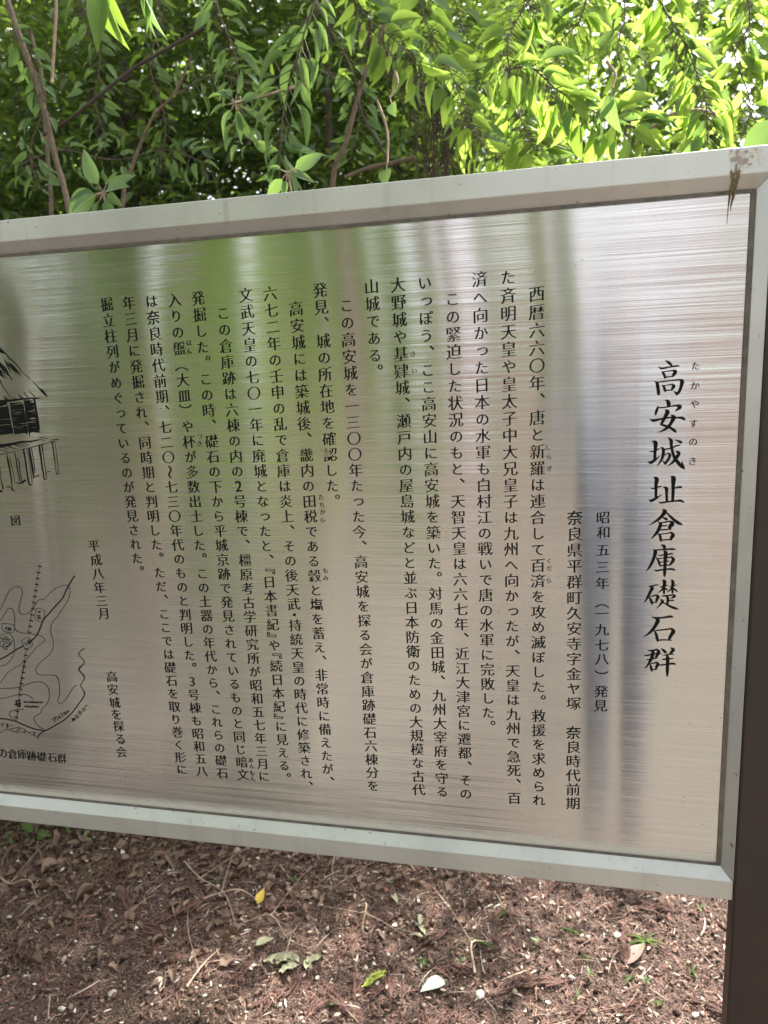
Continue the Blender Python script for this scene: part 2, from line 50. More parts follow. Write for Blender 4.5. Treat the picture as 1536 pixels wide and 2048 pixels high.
FREE_TEXT={'ruby': [('た', 0.4706, 1.4608, 0.0108, 0), ('か', 0.4709, 1.4373, 0.0109, 0), ('や', 0.4711, 1.4148, 0.011, 0), ('す', 0.4708, 1.3909, 0.011, 0), ('の', 0.4711, 1.368, 0.0111, 0), ('き', 0.4714, 1.3441, 0.0111, 0), ('し', 0.2957, 1.3638, 0.0076, 0), ('ら', 0.2963, 1.3521, 0.0076, 0), ('ぎ', 0.297, 1.3367, 0.0076, 0), ('く', 0.2962, 1.2114, 0.0078, 0), ('だ', 0.2968, 1.201, 0.0079, 0), ('ら', 0.2962, 1.1842, 0.0079, 0), ('き', 0.1223, 1.4906, 0.008, 0), ('い', 0.123, 1.4688, 0.008, 0), ('た', -0.0175, 1.299, 0.0088, 0), ('ち', -0.0173, 1.2876, 0.0089, 0), ('か', -0.0168, 1.2774, 0.0089, 0), ('ら', -0.0176, 1.2657, 0.0089, 0), ('も', -0.0185, 1.1911, 0.009, 0), ('み', -0.0185, 1.1797, 0.0091, 0), ('あ', -0.1605, 0.8796, 0.0097, 0), ('ん', -0.1596, 0.8695, 0.0097, 0), ('も', -0.1603, 0.8575, 0.0098, 0), ('ん', -0.1601, 0.8475, 0.0098, 0), ('は', -0.1959, 1.5199, 0.0091, 0), ('ん', -0.1971, 1.5085, 0.0092, 0), ('つ', -0.1939, 1.3885, 0.009, 0), ('き', -0.195, 1.378, 0.009, 0)], 'date': [('昭', 0.3649, 1.2714, 0.0184, 0), ('和', 0.3651, 1.2513, 0.0185, 0), ('五', 0.3655, 1.2273, 0.0186, 0), ('三', 0.3651, 1.2044, 0.0187, 0), ('年', 0.3654, 1.182, 0.0188, 0), ('（', 0.3652, 1.1503, 0.0189, 0), ('一', 0.3653, 1.1398, 0.019, 0), ('九', 0.3657, 1.1164, 0.019, 0), ('七', 0.3659, 1.095, 0.0191, 0), ('八', 0.3662, 1.0741, 0.0192, 0), ('）', 0.3658, 1.0552, 0.0193, 0), ('発', 0.3655, 1.0273, 0.0194, 0), ('見', 0.3651, 1.0059, 0.0195, 0)], 'made': [('平', -0.3883, 1.2235, 0.0196, 0), ('成', -0.3874, 1.2011, 0.0196, 0), ('八', -0.3874, 1.1784, 0.0197, 0), ('年', -0.3877, 1.1567, 0.0198, 0), ('三', -0.3872, 1.1347, 0.0199, 0), ('月', -0.3873, 1.1136, 0.0199, 0)], 'group': [('高', -0.3864, 1.0076, 0.0194, 0), ('安', -0.3872, 0.9855, 0.0195, 0), ('城', -0.3869, 0.9632, 0.0196, 0), ('を', -0.3869, 0.9426, 0.0196, 0), ('探', -0.3853, 0.9215, 0.0197, 0), ('る', -0.3857, 0.8988, 0.0198, 0), ('会', -0.3866, 0.8758, 0.0199, 0)], 'caption': [('図', -0.5206, 1.2629, 0.0173, 0), ('の', -0.6184, 0.8533, 0.0182, 0), ('倉', -0.5985, 0.8531, 0.0181, 0), ('庫', -0.5797, 0.854, 0.0179, 0), ('跡', -0.5609, 0.8532, 0.0178, 0), ('礎', -0.5411, 0.8535, 0.0177, 0), ('石', -0.5209, 0.8535, 0.0175, 0), ('群', -0.5016, 0.8539, 0.0174, 0)], 'maptext': [('下', -0.5048, 0.9243, 0.0081, 28), ('り', -0.499, 0.9277, 0.0081, 28), ('6', -0.4933, 0.9312, 0.0081, 28), ('7', -0.4877, 0.9346, 0.0081, 28), ('0', -0.482, 0.938, 0.0081, 28), ('m', -0.4764, 0.9414, 0.008, 28), ('信', -0.4598, 0.9344, 0.007, 46), ('貴', -0.453, 0.9411, 0.007, 46), ('山', -0.4462, 0.9477, 0.007, 46), ('へ', -0.4394, 0.9543, 0.007, 46), ('ハ', -0.6207, 0.9095, 0.01, -16), ('イ', -0.6105, 0.9073, 0.01, -16), ('キ', -0.6004, 0.9052, 0.01, -16), ('ン', -0.5903, 0.903, 0.0099, -16), ('グ', -0.5802, 0.9008, 0.0099, -16), ('コ', -0.5701, 0.8986, 0.0099, -16), ('ー', -0.5601, 0.8965, 0.0098, -16), ('ス', -0.5501, 0.8943, 0.0098, -16), ('4', -0.5716, 1.0819, 0.0072, -8), ('棟', -0.5646, 1.0807, 0.0072, -8), ('5', -0.5372, 1.0565, 0.0076, 25), ('棟', -0.53, 1.0598, 0.0076, 25), ('6', -0.5011, 1.1131, 0.0074, -80), ('棟', -0.5041, 1.1045, 0.0074, -80)]}
VINES={'vine_a': [(0.189, 0.85, 2.083), (0.245, 0.8, 2.066), (0.297, 0.8, 2.021), (0.348, 0.78, 1.976), (0.417, 0.75, 1.933), (0.473, 0.72, 1.899)], 'vine_b': [(0.492, 0.9, 2.236), (0.53, 0.9, 2.165), (0.555, 0.85, 2.097), (0.587, 0.85, 2.026), (0.598, 0.8, 1.954), (0.604, 0.8, 1.883)], 'vine_c': [(-0.011, 0.9, 2.327), (0.016, 0.85, 2.204), (0.053, 0.85, 2.13), (0.089, 0.85, 2.044), (0.121, 0.85, 1.958)], 'vine_d': [(0.273, 1.0, 2.307), (0.215, 1.0, 2.243), (0.189, 0.95, 2.166), (0.199, 0.95, 2.081), (0.222, 0.95, 1.993), (0.25, 0.95, 1.936)], 'vine_e': [(-0.138, 0.8, 2.284), (-0.108, 0.8, 2.212), (-0.023, 0.75, 2.126), (0.028, 0.75, 2.062)], 'vine_f': [(-0.148, 0.6, 2.197), (-0.183, 0.6, 2.122), (-0.21, 0.6, 2.063), (-0.24, 0.6, 1.983), (-0.254, 0.6, 1.909), (-0.264, 0.6, 1.813)], 'vine_g': [(0.378, 1.2, 2.373), (0.355, 1.2, 2.286), (0.306, 1.2, 2.235), (0.281, 1.2, 2.109), (0.255, 1.2, 2.003)], 'vine_i': [(0.168, 1.0, 2.175), (0.12, 1.0, 2.116), (0.082, 1.0, 2.032), (0.147, 1.0, 1.957), (0.212, 1.0, 1.895)]}
STEMS={'s1': ([(-1.078, 0.9, 2.478), (-1.059, 0.9, 2.397), (-1.035, 0.9, 2.302), (-1.012, 0.9, 2.217), (-0.997, 0.9, 2.145), (-0.981, 0.9, 2.022), (-0.965, 0.9, 1.935), (-0.96, 0.9, 1.834), (-1.0, 0.95, 1.535), (-1.105, 1.0, 0.689)], 14), 's2': ([(-1.077, 1.0, 2.377), (-1.059, 1.0, 2.253), (-1.069, 1.0, 2.141), (-1.075, 1.0, 2.039), (-1.086, 1.0, 1.909), (-1.149, 1.0, 1.541), (-1.451, 1.1, 0.172)], 9), 's3': ([(-0.592, 0.95, 2.241), (-0.649, 0.95, 2.161), (-0.711, 0.95, 2.117), (-0.754, 0.95, 2.06), (-0.796, 0.95, 1.99), (-0.836, 0.95, 1.882), (-0.96, 1.0, 1.243), (-1.172, 1.1, 0.194)], 9), 's4': ([(-0.53, 0.9, 2.277), (-0.64, 0.9, 2.242), (-0.738, 0.9, 2.208), (-0.831, 0.9, 2.162), (-0.954, 0.92, 2.115), (-1.042, 0.95, 2.101)], 7), 's5': ([(-0.854, 0.8, 2.385), (-0.861, 0.8, 2.322), (-0.878, 0.8, 2.249), (-0.897, 0.8, 2.169)], 6), 's6': ([(-0.136, 1.3, 2.472), (-0.177, 1.3, 2.366), (-0.224, 1.3, 2.283), (-0.264, 1.3, 2.184), (-0.302, 1.3, 2.082), (-0.347, 1.3, 1.977), (-0.401, 1.3, 1.503), (-0.585, 1.4, 0.073)], 13), 's7': ([(-0.281, 1.2, 1.972), (-0.207, 1.2, 1.992), (-0.136, 1.2, 1.998), (-0.08, 1.2, 2.005)], 8), 's8': ([(-0.512, 2.0, 2.687), (-0.537, 2.0, 2.59), (-0.55, 2.0, 2.247), (-0.577, 2.0, 1.502)], 15), 's9': ([(-0.184, 1.0, 2.1), (-0.161, 1.0, 2.046), (-0.132, 1.0, 1.997), (-0.111, 1.0, 1.954)], 4), 's10': ([(0.712, 1.3, 2.053), (0.65, 1.3, 2.071), (0.576, 1.3, 2.061), (0.502, 1.3, 2.001)], 7)}
TANGLE={'rope': [(-0.229, 1.1, 2.372), (-0.212, 1.1, 2.324), (-0.162, 1.1, 2.266), (-0.112, 1.1, 2.196), (-0.062, 1.1, 2.149), (0.007, 1.1, 2.094), (0.038, 1.1, 2.05)], 'strands': [((-0.055, 1.1, 2.101), (-0.067, 1.1, 1.928)), ((-0.041, 1.1, 2.111), (-0.046, 1.1, 1.92)), ((-0.031, 1.1, 2.099), (-0.038, 1.1, 1.922)), ((-0.021, 1.1, 2.086), (-0.019, 1.1, 1.916)), ((-0.008, 1.1, 2.096), (-0.012, 1.1, 1.915)), ((0.002, 1.1, 2.077), (0.001, 1.1, 1.909)), ((0.012, 1.1, 2.074), (0.01, 1.1, 1.918)), ((0.022, 1.1, 2.068), (0.025, 1.1, 1.919)), ((0.032, 1.1, 2.056), (0.036, 1.1, 1.918)), ((0.042, 1.1, 2.055), (0.049, 1.1, 1.923)), ((0.052, 1.1, 2.042), (0.062, 1.1, 1.926)), ((0.03, 1.1, 2.068), (0.025, 1.1, 1.913)), ((-0.006, 1.1, 2.087), (-0.019, 1.1, 1.923)), ((-0.037, 1.1, 2.103), (-0.033, 1.1, 1.917)), ((-0.016, 1.1, 2.093), (-0.018, 1.1, 1.911)), ((0.017, 1.1, 2.069), (0.009, 1.1, 1.93))]}
FEAT={'pale_leaf': (0.014, 0.508), 'yellow_leaf': (-0.505, 0.713), 'with1': (-0.323, 0.517), 'with2': (-0.032, 0.672), 'mossy': (-0.122, 0.484), 'mottled': (-0.43, 0.556), 'small_green': (-0.199, 0.416), 'pink': (0.492, 0.685), 'flat_green': (-0.136, 0.781), 'cedar': [(-0.378, 0.716), (-0.688, 0.528), (-0.838, 0.588), (0.035, 0.707), (-0.638, 0.696), (-0.769, 0.345), (-0.161, 0.398), (-0.951, 0.456), (-0.47, 0.483), (0.335, 0.58), (-0.455, 0.727), (-0.41, 0.954)], 'twigs': [((-0.5, 0.847), (-0.053, 0.639)), ((-0.79, 0.81), (-0.542, 0.616)), ((-0.653, 0.664), (-0.522, 0.706)), ((-0.515, 0.621), (-0.311, 0.56)), ((-0.57, 0.396), (-0.541, 0.52)), ((-0.894, 0.308), (-0.839, 0.251)), ((0.112, 0.548), (0.125, 0.731)), ((-0.1, 0.891), (-0.15, 0.916)), ((-0.378, 0.984), (-0.322, 0.811)), ((0.167, 0.784), (0.128, 0.846)), ((-0.223, 0.727), (-0.176, 0.626)), ((-1.321, 0.666), (-1.143, 0.6)), ((-0.633, 0.377), (-0.621, 0.417)), ((-0.368, 0.646), (-0.366, 0.526))], 'weeds': [(0.52, 0.73), (0.342, 0.733), (-0.01, 0.58), (0.07, 0.587), (0.366, 0.663), (0.621, 0.661), (0.507, 0.596), (0.48, 0.613), (0.346, 0.531), (0.256, 0.668), (-0.434, 0.792), (-0.452, 0.843), (-0.163, 0.838), (0.167, 0.775), (0.54, 0.553), (0.672, 0.871), (0.113, 0.651), (-0.658, 0.755), (0.381, 0.596)], 'stone': [(-0.745, 0.35), (-0.665, 0.913), (-0.658, 0.411), (0.454, 0.736), (0.305, 0.66), (0.608, 0.538), (-0.227, 0.592), (0.128, 0.506)]}


# ------------------------------------------------------------------ helpers
def tag(o, label=None, cat=None, group=None, kind=None):
    if label: o['label'] = label
    if cat: o['category'] = cat
    if group: o['group'] = group
    if kind: o['kind'] = kind
    return o

def empty(name, loc=(0, 0, 0)):
    o = bpy.data.objects.new(name, None); o.location = loc; o.empty_display_size = .05
    COL.objects.link(o); return o

def link_mesh(name, me, mat=None, parent=None):
    o = bpy.data.objects.new(name, me)
    if mat is not None and not me.materials: me.materials.append(mat)
    COL.objects.link(o)
    if parent is not None:
        o.parent = parent
        if parent.type == 'EMPTY': o.location = -parent.location
    return o

def mesh_np(name, V, F, uv=None, attrs=None, smooth=True):
    """V (n,3), F list of tuples or (m,k) array"""
    me = bpy.data.meshes.new(name)
    V = np.asarray(V, dtype=np.float32)
    if isinstance(F, np.ndarray):
        m, k = F.shape
        me.vertices.add(len(V)); me.vertices.foreach_set('co', V.ravel())
        me.loops.add(m * k); me.loops.foreach_set('vertex_index', F.astype(np.int32).ravel())
        me.polygons.add(m)
        me.polygons.foreach_set('loop_start', np.arange(0, m * k, k, dtype=np.int32))
        try: me.polygons.foreach_set('loop_total', np.full(m, k, dtype=np.int32))
        except Exception: pass
        me.update(calc_edges=True)
    else:
        me.from_pydata([tuple(map(float, v)) for v in V], [], F)
    if uv is not None:
        ul = me.uv_layers.new(name='UVMap')
        li = np.empty(len(me.loops), dtype=np.int32); me.loops.foreach_get('vertex_index', li)
        ul.data.foreach_set('uv', np.asarray(uv, dtype=np.float32)[li].ravel())
    for an, av in (attrs or {}).items():
        av = np.asarray(av, dtype=np.float32)
        if av.ndim == 1:
            a = me.attributes.new(an, 'FLOAT', 'POINT'); a.data.foreach_set('value', av)
        else:
            a = me.attributes.new(an, 'FLOAT_COLOR', 'POINT')
            if av.shape[1] == 3: av = np.c_[av, np.ones(len(av))]
            a.data.foreach_set('color', av.astype(np.float32).ravel())
    if smooth: me.polygons.foreach_set('use_smooth', np.ones(len(me.polygons), dtype=bool))
    me.update(); return me

def box(V, F, x0, x1, y0, y1, z0, z1):
    b = len(V)
    V += [(x0, y0, z0), (x1, y0, z0), (x1, y1, z0), (x0, y1, z0), (x0, y0, z1), (x1, y0, z1), (x1, y1, z1), (x0, y1, z1)]
    F += [(b, b+3, b+2, b+1), (b+4, b+5, b+6, b+7), (b, b+1, b+5, b+4), (b+1, b+2, b+6, b+5), (b+2, b+3, b+7, b+6), (b+3, b, b+4, b+7)]

def bevel(o, w=.0015, seg=2):
    m = o.modifiers.new('bevel', 'BEVEL'); m.width = w; m.segments = seg; m.limit_method = 'ANGLE'

def smooth_path(pts, sub=4):
    P = [np.array(p, float) for p in pts]
    if len(P) < 3: return P
    Q = [2*P[0]-P[1]] + P + [2*P[-1]-P[-2]]
    out = []
    for i in range(1, len(Q)-2):
        for k in range(sub):
            t = k/sub
            out.append(.5*((2*Q[i]) + (-Q[i-1]+Q[i+1])*t + (2*Q[i-1]-5*Q[i]+4*Q[i+1]-Q[i+2])*t*t + (-Q[i-1]+3*Q[i]-3*Q[i+1]+Q[i+2])*t**3))
    out.append(P[-1]); return out

def tube(V, F, pts, r0, r1, n=6, jit=0., cap=True):
    P = [np.array(p, float) for p in pts]; b0 = len(V); up = np.array([.3, .2, .93])
    for i, p in enumerate(P):
        d = P[min(i+1, len(P)-1)] - P[max(i-1, 0)]; d = d/(np.linalg.norm(d)+1e-9)
        a = np.cross(d, up)
        if np.linalg.norm(a) < .1: a = np.cross(d, np.array([1., 0, 0]))
        a /= np.linalg.norm(a); c = np.cross(d, a)
        r = r0 + (r1-r0)*i/max(1, len(P)-1)
        if jit: r *= 1 + random.uniform(-jit, jit)
        for k in range(n):
            t = 2*math.pi*k/n
            V.append(tuple(p + r*(math.cos(t)*a + math.sin(t)*c)))
    for i in range(len(P)-1):
        for k in range(n):
            F.append((b0+i*n+k, b0+i*n+(k+1) % n, b0+(i+1)*n+(k+1) % n, b0+(i+1)*n+k))
    if cap:
        F.append(tuple(b0+k for k in range(n))); F.append(tuple(b0+(len(P)-1)*n+n-1-k for k in range(n)))

def vnoise(x, y, seed=0):
    xi = np.floor(x).astype(np.int64); yi = np.floor(y).astype(np.int64); fx = x-xi; fy = y-yi
    fx = fx*fx*(3-2*fx); fy = fy*fy*(3-2*fy)
    def h(a, b):
        n = (a*374761393 + b*668265263 + seed*974634777) & 0xffffffff
        n = ((n ^ (n >> 13))*1274126177) & 0xffffffff
        return ((n ^ (n >> 16)) & 0xffff)/65535.0
    return (h(xi, yi)*(1-fx)+h(xi+1, yi)*fx)*(1-fy)+(h(xi, yi+1)*(1-fx)+h(xi+1, yi+1)*fx)*fy

def fbm(x, y, o=4, seed=0):
    s = 0; a = .5
    for i in range(o): s = s + a*(vnoise(x*2**i, y*2**i, seed+i)-.5); a *= .5
    return s

def project(P):
    D = np.asarray(P)-CAM; z = D@c_f
    return FPX*(D@c_r)/z+768, FPX*(D@c_d)/z+1024, z

# ------------------------------------------------------------------ materials
class NT:
    def __init__(s, name):
        s.m = bpy.data.materials.new(name); s.m.use_nodes = True; s.t = s.m.node_tree
        s.b = s.t.nodes['Principled BSDF']; s.out = s.t.nodes['Material Output']
    def n(s, t, **k):
        nd = s.t.nodes.new(t)
        for a, v in k.items(): setattr(nd, a, v)
        return nd
    def l(s, a, b): s.t.links.new(a, b)
    def set(s, **k):
        for a, v in k.items():
            nm = a.replace('_', ' ')
            if isinstance(v, bpy.types.NodeSocket): s.l(v, s.b.inputs[nm])
            else: s.b.inputs[nm].default_value = v
    def coords(s, scale=(1, 1, 1), kind='Object'):
        tc = s.n('ShaderNodeTexCoord'); mp = s.n('ShaderNodeMapping'); mp.inputs['Scale'].default_value = scale
        s.l(tc.outputs[kind], mp.inputs[0]); return mp.outputs[0]
    def noise(s, scale=(1, 1, 1), sc=1., det=3., rough=.5, kind='Object'):
        nz = s.n('ShaderNodeTexNoise'); nz.inputs['Scale'].default_value = sc
        nz.inputs['Detail'].default_value = det; nz.inputs['Roughness'].default_value = rough
        s.l(s.coords(scale, kind), nz.inputs['Vector']); return nz.outputs[0]
    def ramp(s, f, stops):
        r = s.n('ShaderNodeValToRGB'); s.l(f, r.inputs[0])
        while len(r.color_ramp.elements) > 1: r.color_ramp.elements.remove(r.color_ramp.elements[-1])
        for i, (p, c) in enumerate(stops):
            e = r.color_ramp.elements[0] if i == 0 else r.color_ramp.elements.new(p)
            e.position = p; e.color = (c[0], c[1], c[2], 1) if not isinstance(c, (int, float)) else (c, c, c, 1)
        return r.outputs[0]
    def mix(s, f, a, b, mode='MIX'):
        m = s.n('ShaderNodeMix', data_type='RGBA', blend_type=mode)
        for sock, v in ((m.inputs[0], f), (m.inputs[6], a), (m.inputs[7], b)):
            if isinstance(v, bpy.types.NodeSocket): s.l(v, sock)
            elif isinstance(v, (int, float)): sock.default_value = v if sock == m.inputs[0] else (v, v, v, 1)
            else: sock.default_value = (*v, 1)
        return m.outputs[2]
    def math(s, op, a, b=0.):
        m = s.n('ShaderNodeMath', operation=op)
        for sock, v in ((m.inputs[0], a), (m.inputs[1], b)):
            if isinstance(v, bpy.types.NodeSocket): s.l(v, sock)
            else: sock.default_value = v
        return m.outputs[0]
    def bump(s, h, strength=.3, dist=.001, normal=None):
        b = s.n('ShaderNodeBump'); b.inputs['Strength'].default_value = strength; b.inputs['Distance'].default_value = dist
        s.l(h, b.inputs['Height'])
        if normal is not None: s.l(normal, b.inputs['Normal'])
        return b.outputs[0]

def sep(nt, v):
    n = nt.n('ShaderNodeSeparateXYZ'); nt.l(v, n.inputs[0]); return n.outputs

PZ0, PZ1, PX0, PX1 = 0.7785, 1.6565, -1.273, 0.527     # steel panel extents

def mat_panel():
    m = NT('brushed_steel'); m.t.nodes
    fine = m.noise((3.0, 1, 2600), 1, 2, .6); med = m.noise((1.4, 1, 330), 1, 4, .7); blotch = m.noise((1, 1, 1), 3.0, 3, .5)
    lines = m.math('ADD', m.math('MULTIPLY', fine, .6), m.math('MULTIPLY', med, .5))
    base = m.mix(m.ramp(lines, [(.35, 0.), (.75, 1.)]), (.50, .50, .495), (.61, .61, .60))
    pos = sep(m, m.coords())
    # grime line along the bottom and top gasket
    edge = m.n('ShaderNodeMapRange'); m.l(pos[2], edge.inputs[0]); edge.inputs[1].default_value = PZ0; edge.inputs[2].default_value = PZ0+.022
    edge.inputs[3].default_value = 1; edge.inputs[4].default_value = 0
    wob = m.noise((1, 1, 1), 26, 5, .7)
    g = m.math('MULTIPLY', edge.outputs[0], m.math('ADD', wob, .35))
    grime = m.ramp(g, [(.1, 0.), (.62, .85)])
    specks = m.ramp(m.noise((1, 1, 1.6), 190, 2, .5), [(.70, 0.), (.73, .8)])
    smask = m.ramp(m.noise((1, 1, 1), 5, 2, .5), [(.5, 0.), (.62, 1.)])
    dust = m.ramp(m.noise((1, 1, 2.6), 75, 3, .6), [(.66, 0.), (.70, .6)])
    m2 = m.math('MULTIPLY', specks, smask)
    mauve_tint = m.ramp(m.noise((1.2, 1, .7), 2.2, 3, .5), [(.4, 0.), (.65, .5)]); base = m.mix(mauve_tint, base, (.56, .515, .525))  # mauve-pink of the reflections tinted into the steel, in broad patches
    smear = m.ramp(m.noise((9, 1, 1.6), 1.5, 4, .6), [(.52, 0.), (.72, .22)]); base = m.mix(smear, base, (.66, .65, .62))
    base = m.mix(grime, base, (.50, .49, .43))
    base = m.mix(m2, base, (.07, .06, .05))
    base = m.mix(m.math('MULTIPLY', dust, m.ramp(m.noise((1, 1, 1), 4, 2, .5), [(.55, 0.), (.65, 1.)])), base, (.6, .58, .5))
    met = m.ramp(m.math('MAXIMUM', m.math('MAXIMUM', grime, m2), 0.), [(0, .96), (.8, .1)])
    rg = m.n('ShaderNodeMapRange'); m.l(lines, rg.inputs[0]); rg.inputs[1].default_value = .3; rg.inputs[2].default_value = .8
    rg.inputs[3].default_value = .11; rg.inputs[4].default_value = .155
    m.set(Base_Color=base, Metallic=met, Roughness=rg.outputs[0], Anisotropic=1.0, Anisotropic_Rotation=PANEL_ROT)
    tg = m.n('ShaderNodeTangent', direction_type='UV_MAP'); m.l(tg.outputs[0], m.b.inputs['Tangent'])
    # every brush scratch tilts the surface up or down only, never sideways
    geo = m.n('ShaderNodeNewGeometry'); cz = m.n('ShaderNodeCombineXYZ')
    tilt = m.math('ADD', m.math('MULTIPLY', m.math('SUBTRACT', fine, .5), .95), m.math('MULTIPLY', m.math('SUBTRACT', med, .5), .05))
    m.l(tilt, cz.inputs[2]); va = m.n('ShaderNodeVectorMath', operation='ADD'); m.l(geo.outputs['Normal'], va.inputs[0]); m.l(cz.outputs[0], va.inputs[1])
    vn_ = m.n('ShaderNodeVectorMath', operation='NORMALIZE'); m.l(va.outputs[0], vn_.inputs[0]); m.set(Normal=vn_.outputs[0])
    return m.m
PANEL_ROT = 0.25

def mat_frame():
    m = NT('anodised_aluminium')
    n1 = m.noise((6, 6, 6), 1, 4, .6); fine = m.noise((3, 300, 300), 1, 2, .5)
    base = m.mix(m.ramp(n1, [(.3, 0.), (.7, 1.)]), (.48, .49, .475), (.61, .62, .60))
    drip = m.ramp(m.noise((55, 55, 3), 1, 4, .6), [(.58, 0.), (.75, .45)]); base = m.mix(drip, base, (.36, .35, .31))
    spots = m.ramp(m.noise((1, 1, 1), 140, 2, .5), [(.70, 0.), (.74, 1.)])
    base = m.mix(spots, base, (.25, .22, .18))
    m.set(Base_Color=base, Metallic=.72, Roughness=.42, Normal=m.bump(fine, .12, .0004))
    return m.m

def simple(name, col, rough=.6, metal=0., var=.25, sc=30., bump=0., bsc=200., spec=.5):
    m = NT(name); nz = m.noise((1, 1, 1), sc, 4, .6)
    lo = tuple(c*(1-var) for c in col); hi = tuple(min(1, c*(1+var)) for c in col)
    m.set(Base_Color=m.mix(m.ramp(nz, [(.3, 0.), (.7, 1.)]), lo, hi), Roughness=rough, Metallic=metal)
    m.b.inputs['Specular IOR Level'].default_value = spec
    if bump: m.set(Normal=m.bump(m.noise((1, 1, 1), bsc, 3, .6), bump, .002))
    return m.m

def mat_leaf(name, dark, light, trans, tw=.45, rough=.35, spec=.5, vein=.5, yellow=None):
    """tint attribute (per leaf) and object random vary the leaf's own colour"""
    m = NT(name)
    at = m.n('ShaderNodeAttribute', attribute_name='tint'); oi = m.n('ShaderNodeObjectInfo')
    f = m.math('ADD', m.math('MULTIPLY', at.outputs['Fac'], .65), m.math('MULTIPLY', oi.outputs['Random'], .35))
    base = m.mix(f, dark, light)
    if yellow: base = m.mix(m.ramp(f, [(.88, 0.), (.93, 1.)]), base, yellow)
    uv = m.n('ShaderNodeUVMap'); s3 = sep(m, uv.outputs[0])
    au = m.math('ABSOLUTE', m.math('SUBTRACT', s3[0], .5))
    mid = m.ramp(au, [(.0, 1.), (.045, 0.)])
    # side veins: stripes of v + |u|
    st = m.math('FRACT', m.math('MULTIPLY', m.math('SUBTRACT', s3[1], m.math('MULTIPLY', au, .55)), 9.))
    side = m.ramp(m.math('ABSOLUTE', m.math('SUBTRACT', st, .5)), [(.0, 1.), (.12, 0.)])
    vn = m.math('MAXIMUM', mid, m.math('MULTIPLY', side, .55))
    basev = m.mix(m.math('MULTIPLY', vn, vein), base, tuple(min(1, c*1.9+.03) for c in light))
    tr = m.n('ShaderNodeBsdfTranslucent')
    tcol = m.mix(f, tuple(c*.7 for c in trans), trans)
    tcol = m.mix(m.math('MULTIPLY', vn, vein*.6), tcol, tuple(c*.45 for c in trans))
    m.l(tcol, tr.inputs[0])
    nb = m.bump(m.math('SUBTRACT', 1., vn), .35, .0015)
    m.set(Base_Color=basev, Roughness=rough, Normal=nb); m.b.inputs['Specular IOR Level'].default_value = spec
    mx = m.n('ShaderNodeMixShader'); mx.inputs[0].default_value = tw
    m.l(m.b.outputs[0], mx.inputs[1]); m.l(tr.outputs[0], mx.inputs[2]); m.l(mx.outputs[0], m.out.inputs[0])
    return m.m

def mat_vcol(name, rough=.85, spec=.2, trans=0., noise_sc=120.):
    m = NT(name); at = m.n('ShaderNodeAttribute', attribute_name='Col')
    nz = m.noise((1, 1, 1), noise_sc, 3, .6)
    c = m.mix(m.ramp(nz, [(.3, 0.), (.75, 1.)]), at.outputs['Color'], m.mix(.45, at.outputs['Color'], (.02, .015, .012)))
    m.set(Base_Color=c, Roughness=rough); m.b.inputs['Specular IOR Level'].default_value = spec
    return m.m

M_PANEL = mat_panel(); M_FRAME = mat_frame()
M_INK = simple('black_ink', (.006, .006, .006), .7, 0, .1, spec=.12)
M_POST = simple('brown_post_paint', (.026, .016, .013), .45, .1, .2, 9, .05, 300)
M_GASKET = simple('dark_gasket', (.11, .095, .08), .6, 0, .35, 60)
M_MUD = simple('dried_mud', (.20, .155, .09), .9, 0, .5, 160, .6, 500)
M_CRUST = simple('chalky_crust', (.55, .56, .50), .9, 0, .2, 300)
M_PEEL = simple('peeled_patch', (.33, .28, .27), .8, 0, .15, 200)
M_BARK = simple('sapling_bark', (.13, .095, .065), .8, 0, .4, 60, .5, 300)
M_BARKD = simple('dark_bark', (.055, .042, .032), .85, 0, .45, 40, .6, 200)
M_TWIG = simple('twig_bark', (.30, .22, .16), .8, 0, .35, 90, .4, 400)
M_VSTEM = simple('vine_bark', (.10, .085, .055), .8, 0, .35, 90, .4, 400)
M_ROOT = simple('dead_rootlets', (.075, .048, .035), .9, 0, .5, 120)
M_CEDAR = simple('dead_cedar', (.105, .052, .040), .8, 0, .35, 150)
M_MOSS = simple('green_cedar', (.28, .33, .06), .7, 0, .3, 150)
M_WEED = mat_leaf('weed_leaf', (.13, .18, .08), (.22, .28, .14), (.25, .35, .10), .35, .5)
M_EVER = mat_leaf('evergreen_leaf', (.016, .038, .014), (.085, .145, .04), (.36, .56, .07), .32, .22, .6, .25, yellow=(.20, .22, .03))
M_MIDG = mat_leaf('midgreen_leaf', (.045, .085, .022), (.085, .15, .035), (.32, .50, .06), .42, .4, .4, .4)
M_VINE = mat_leaf('vine_leaf', (.06, .13, .03), (.14, .22, .05), (.54, .78, .12), .58, .45, .35, .5)
M_VINEC = mat_leaf('cool_vine_leaf', (.06, .12, .05), (.11, .19, .08), (.30, .48, .10), .38, .42, .4, .5)
M_FAR = mat_leaf('far_tree_leaf', (.05, .09, .02), (.10, .17, .03), (.55, .75, .10), .50, .5, .3, .2)
M_REAR = mat_leaf('rear_leaf', (.07, .13, .02), (.12, .20, .03), (.35, .55, .07), .35, .5, .3, .2)
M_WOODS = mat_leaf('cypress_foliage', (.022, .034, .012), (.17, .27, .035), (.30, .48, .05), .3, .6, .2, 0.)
M_DEBRIS = mat_vcol('litter_mix'); M_CRUMB = mat_vcol('soil_crumbs', .95, .1, 0, 300)
M_DRYG = mat_leaf('dried_green_leaf', (.20, .20, .12), (.40, .40, .27), (.3, .3, .15), .2, .6, .3, .5)
M_PALE = mat_leaf('pale_leaf_underside', (.50, .58, .48), (.55, .63, .52), (.3, .4, .25), .15, .6, .3, .4)
M_YEL = mat_leaf('yellow_leaf', (.50, .33, .04), (.55, .40, .06), (.5, .35, .05), .2, .5, .4, .3)
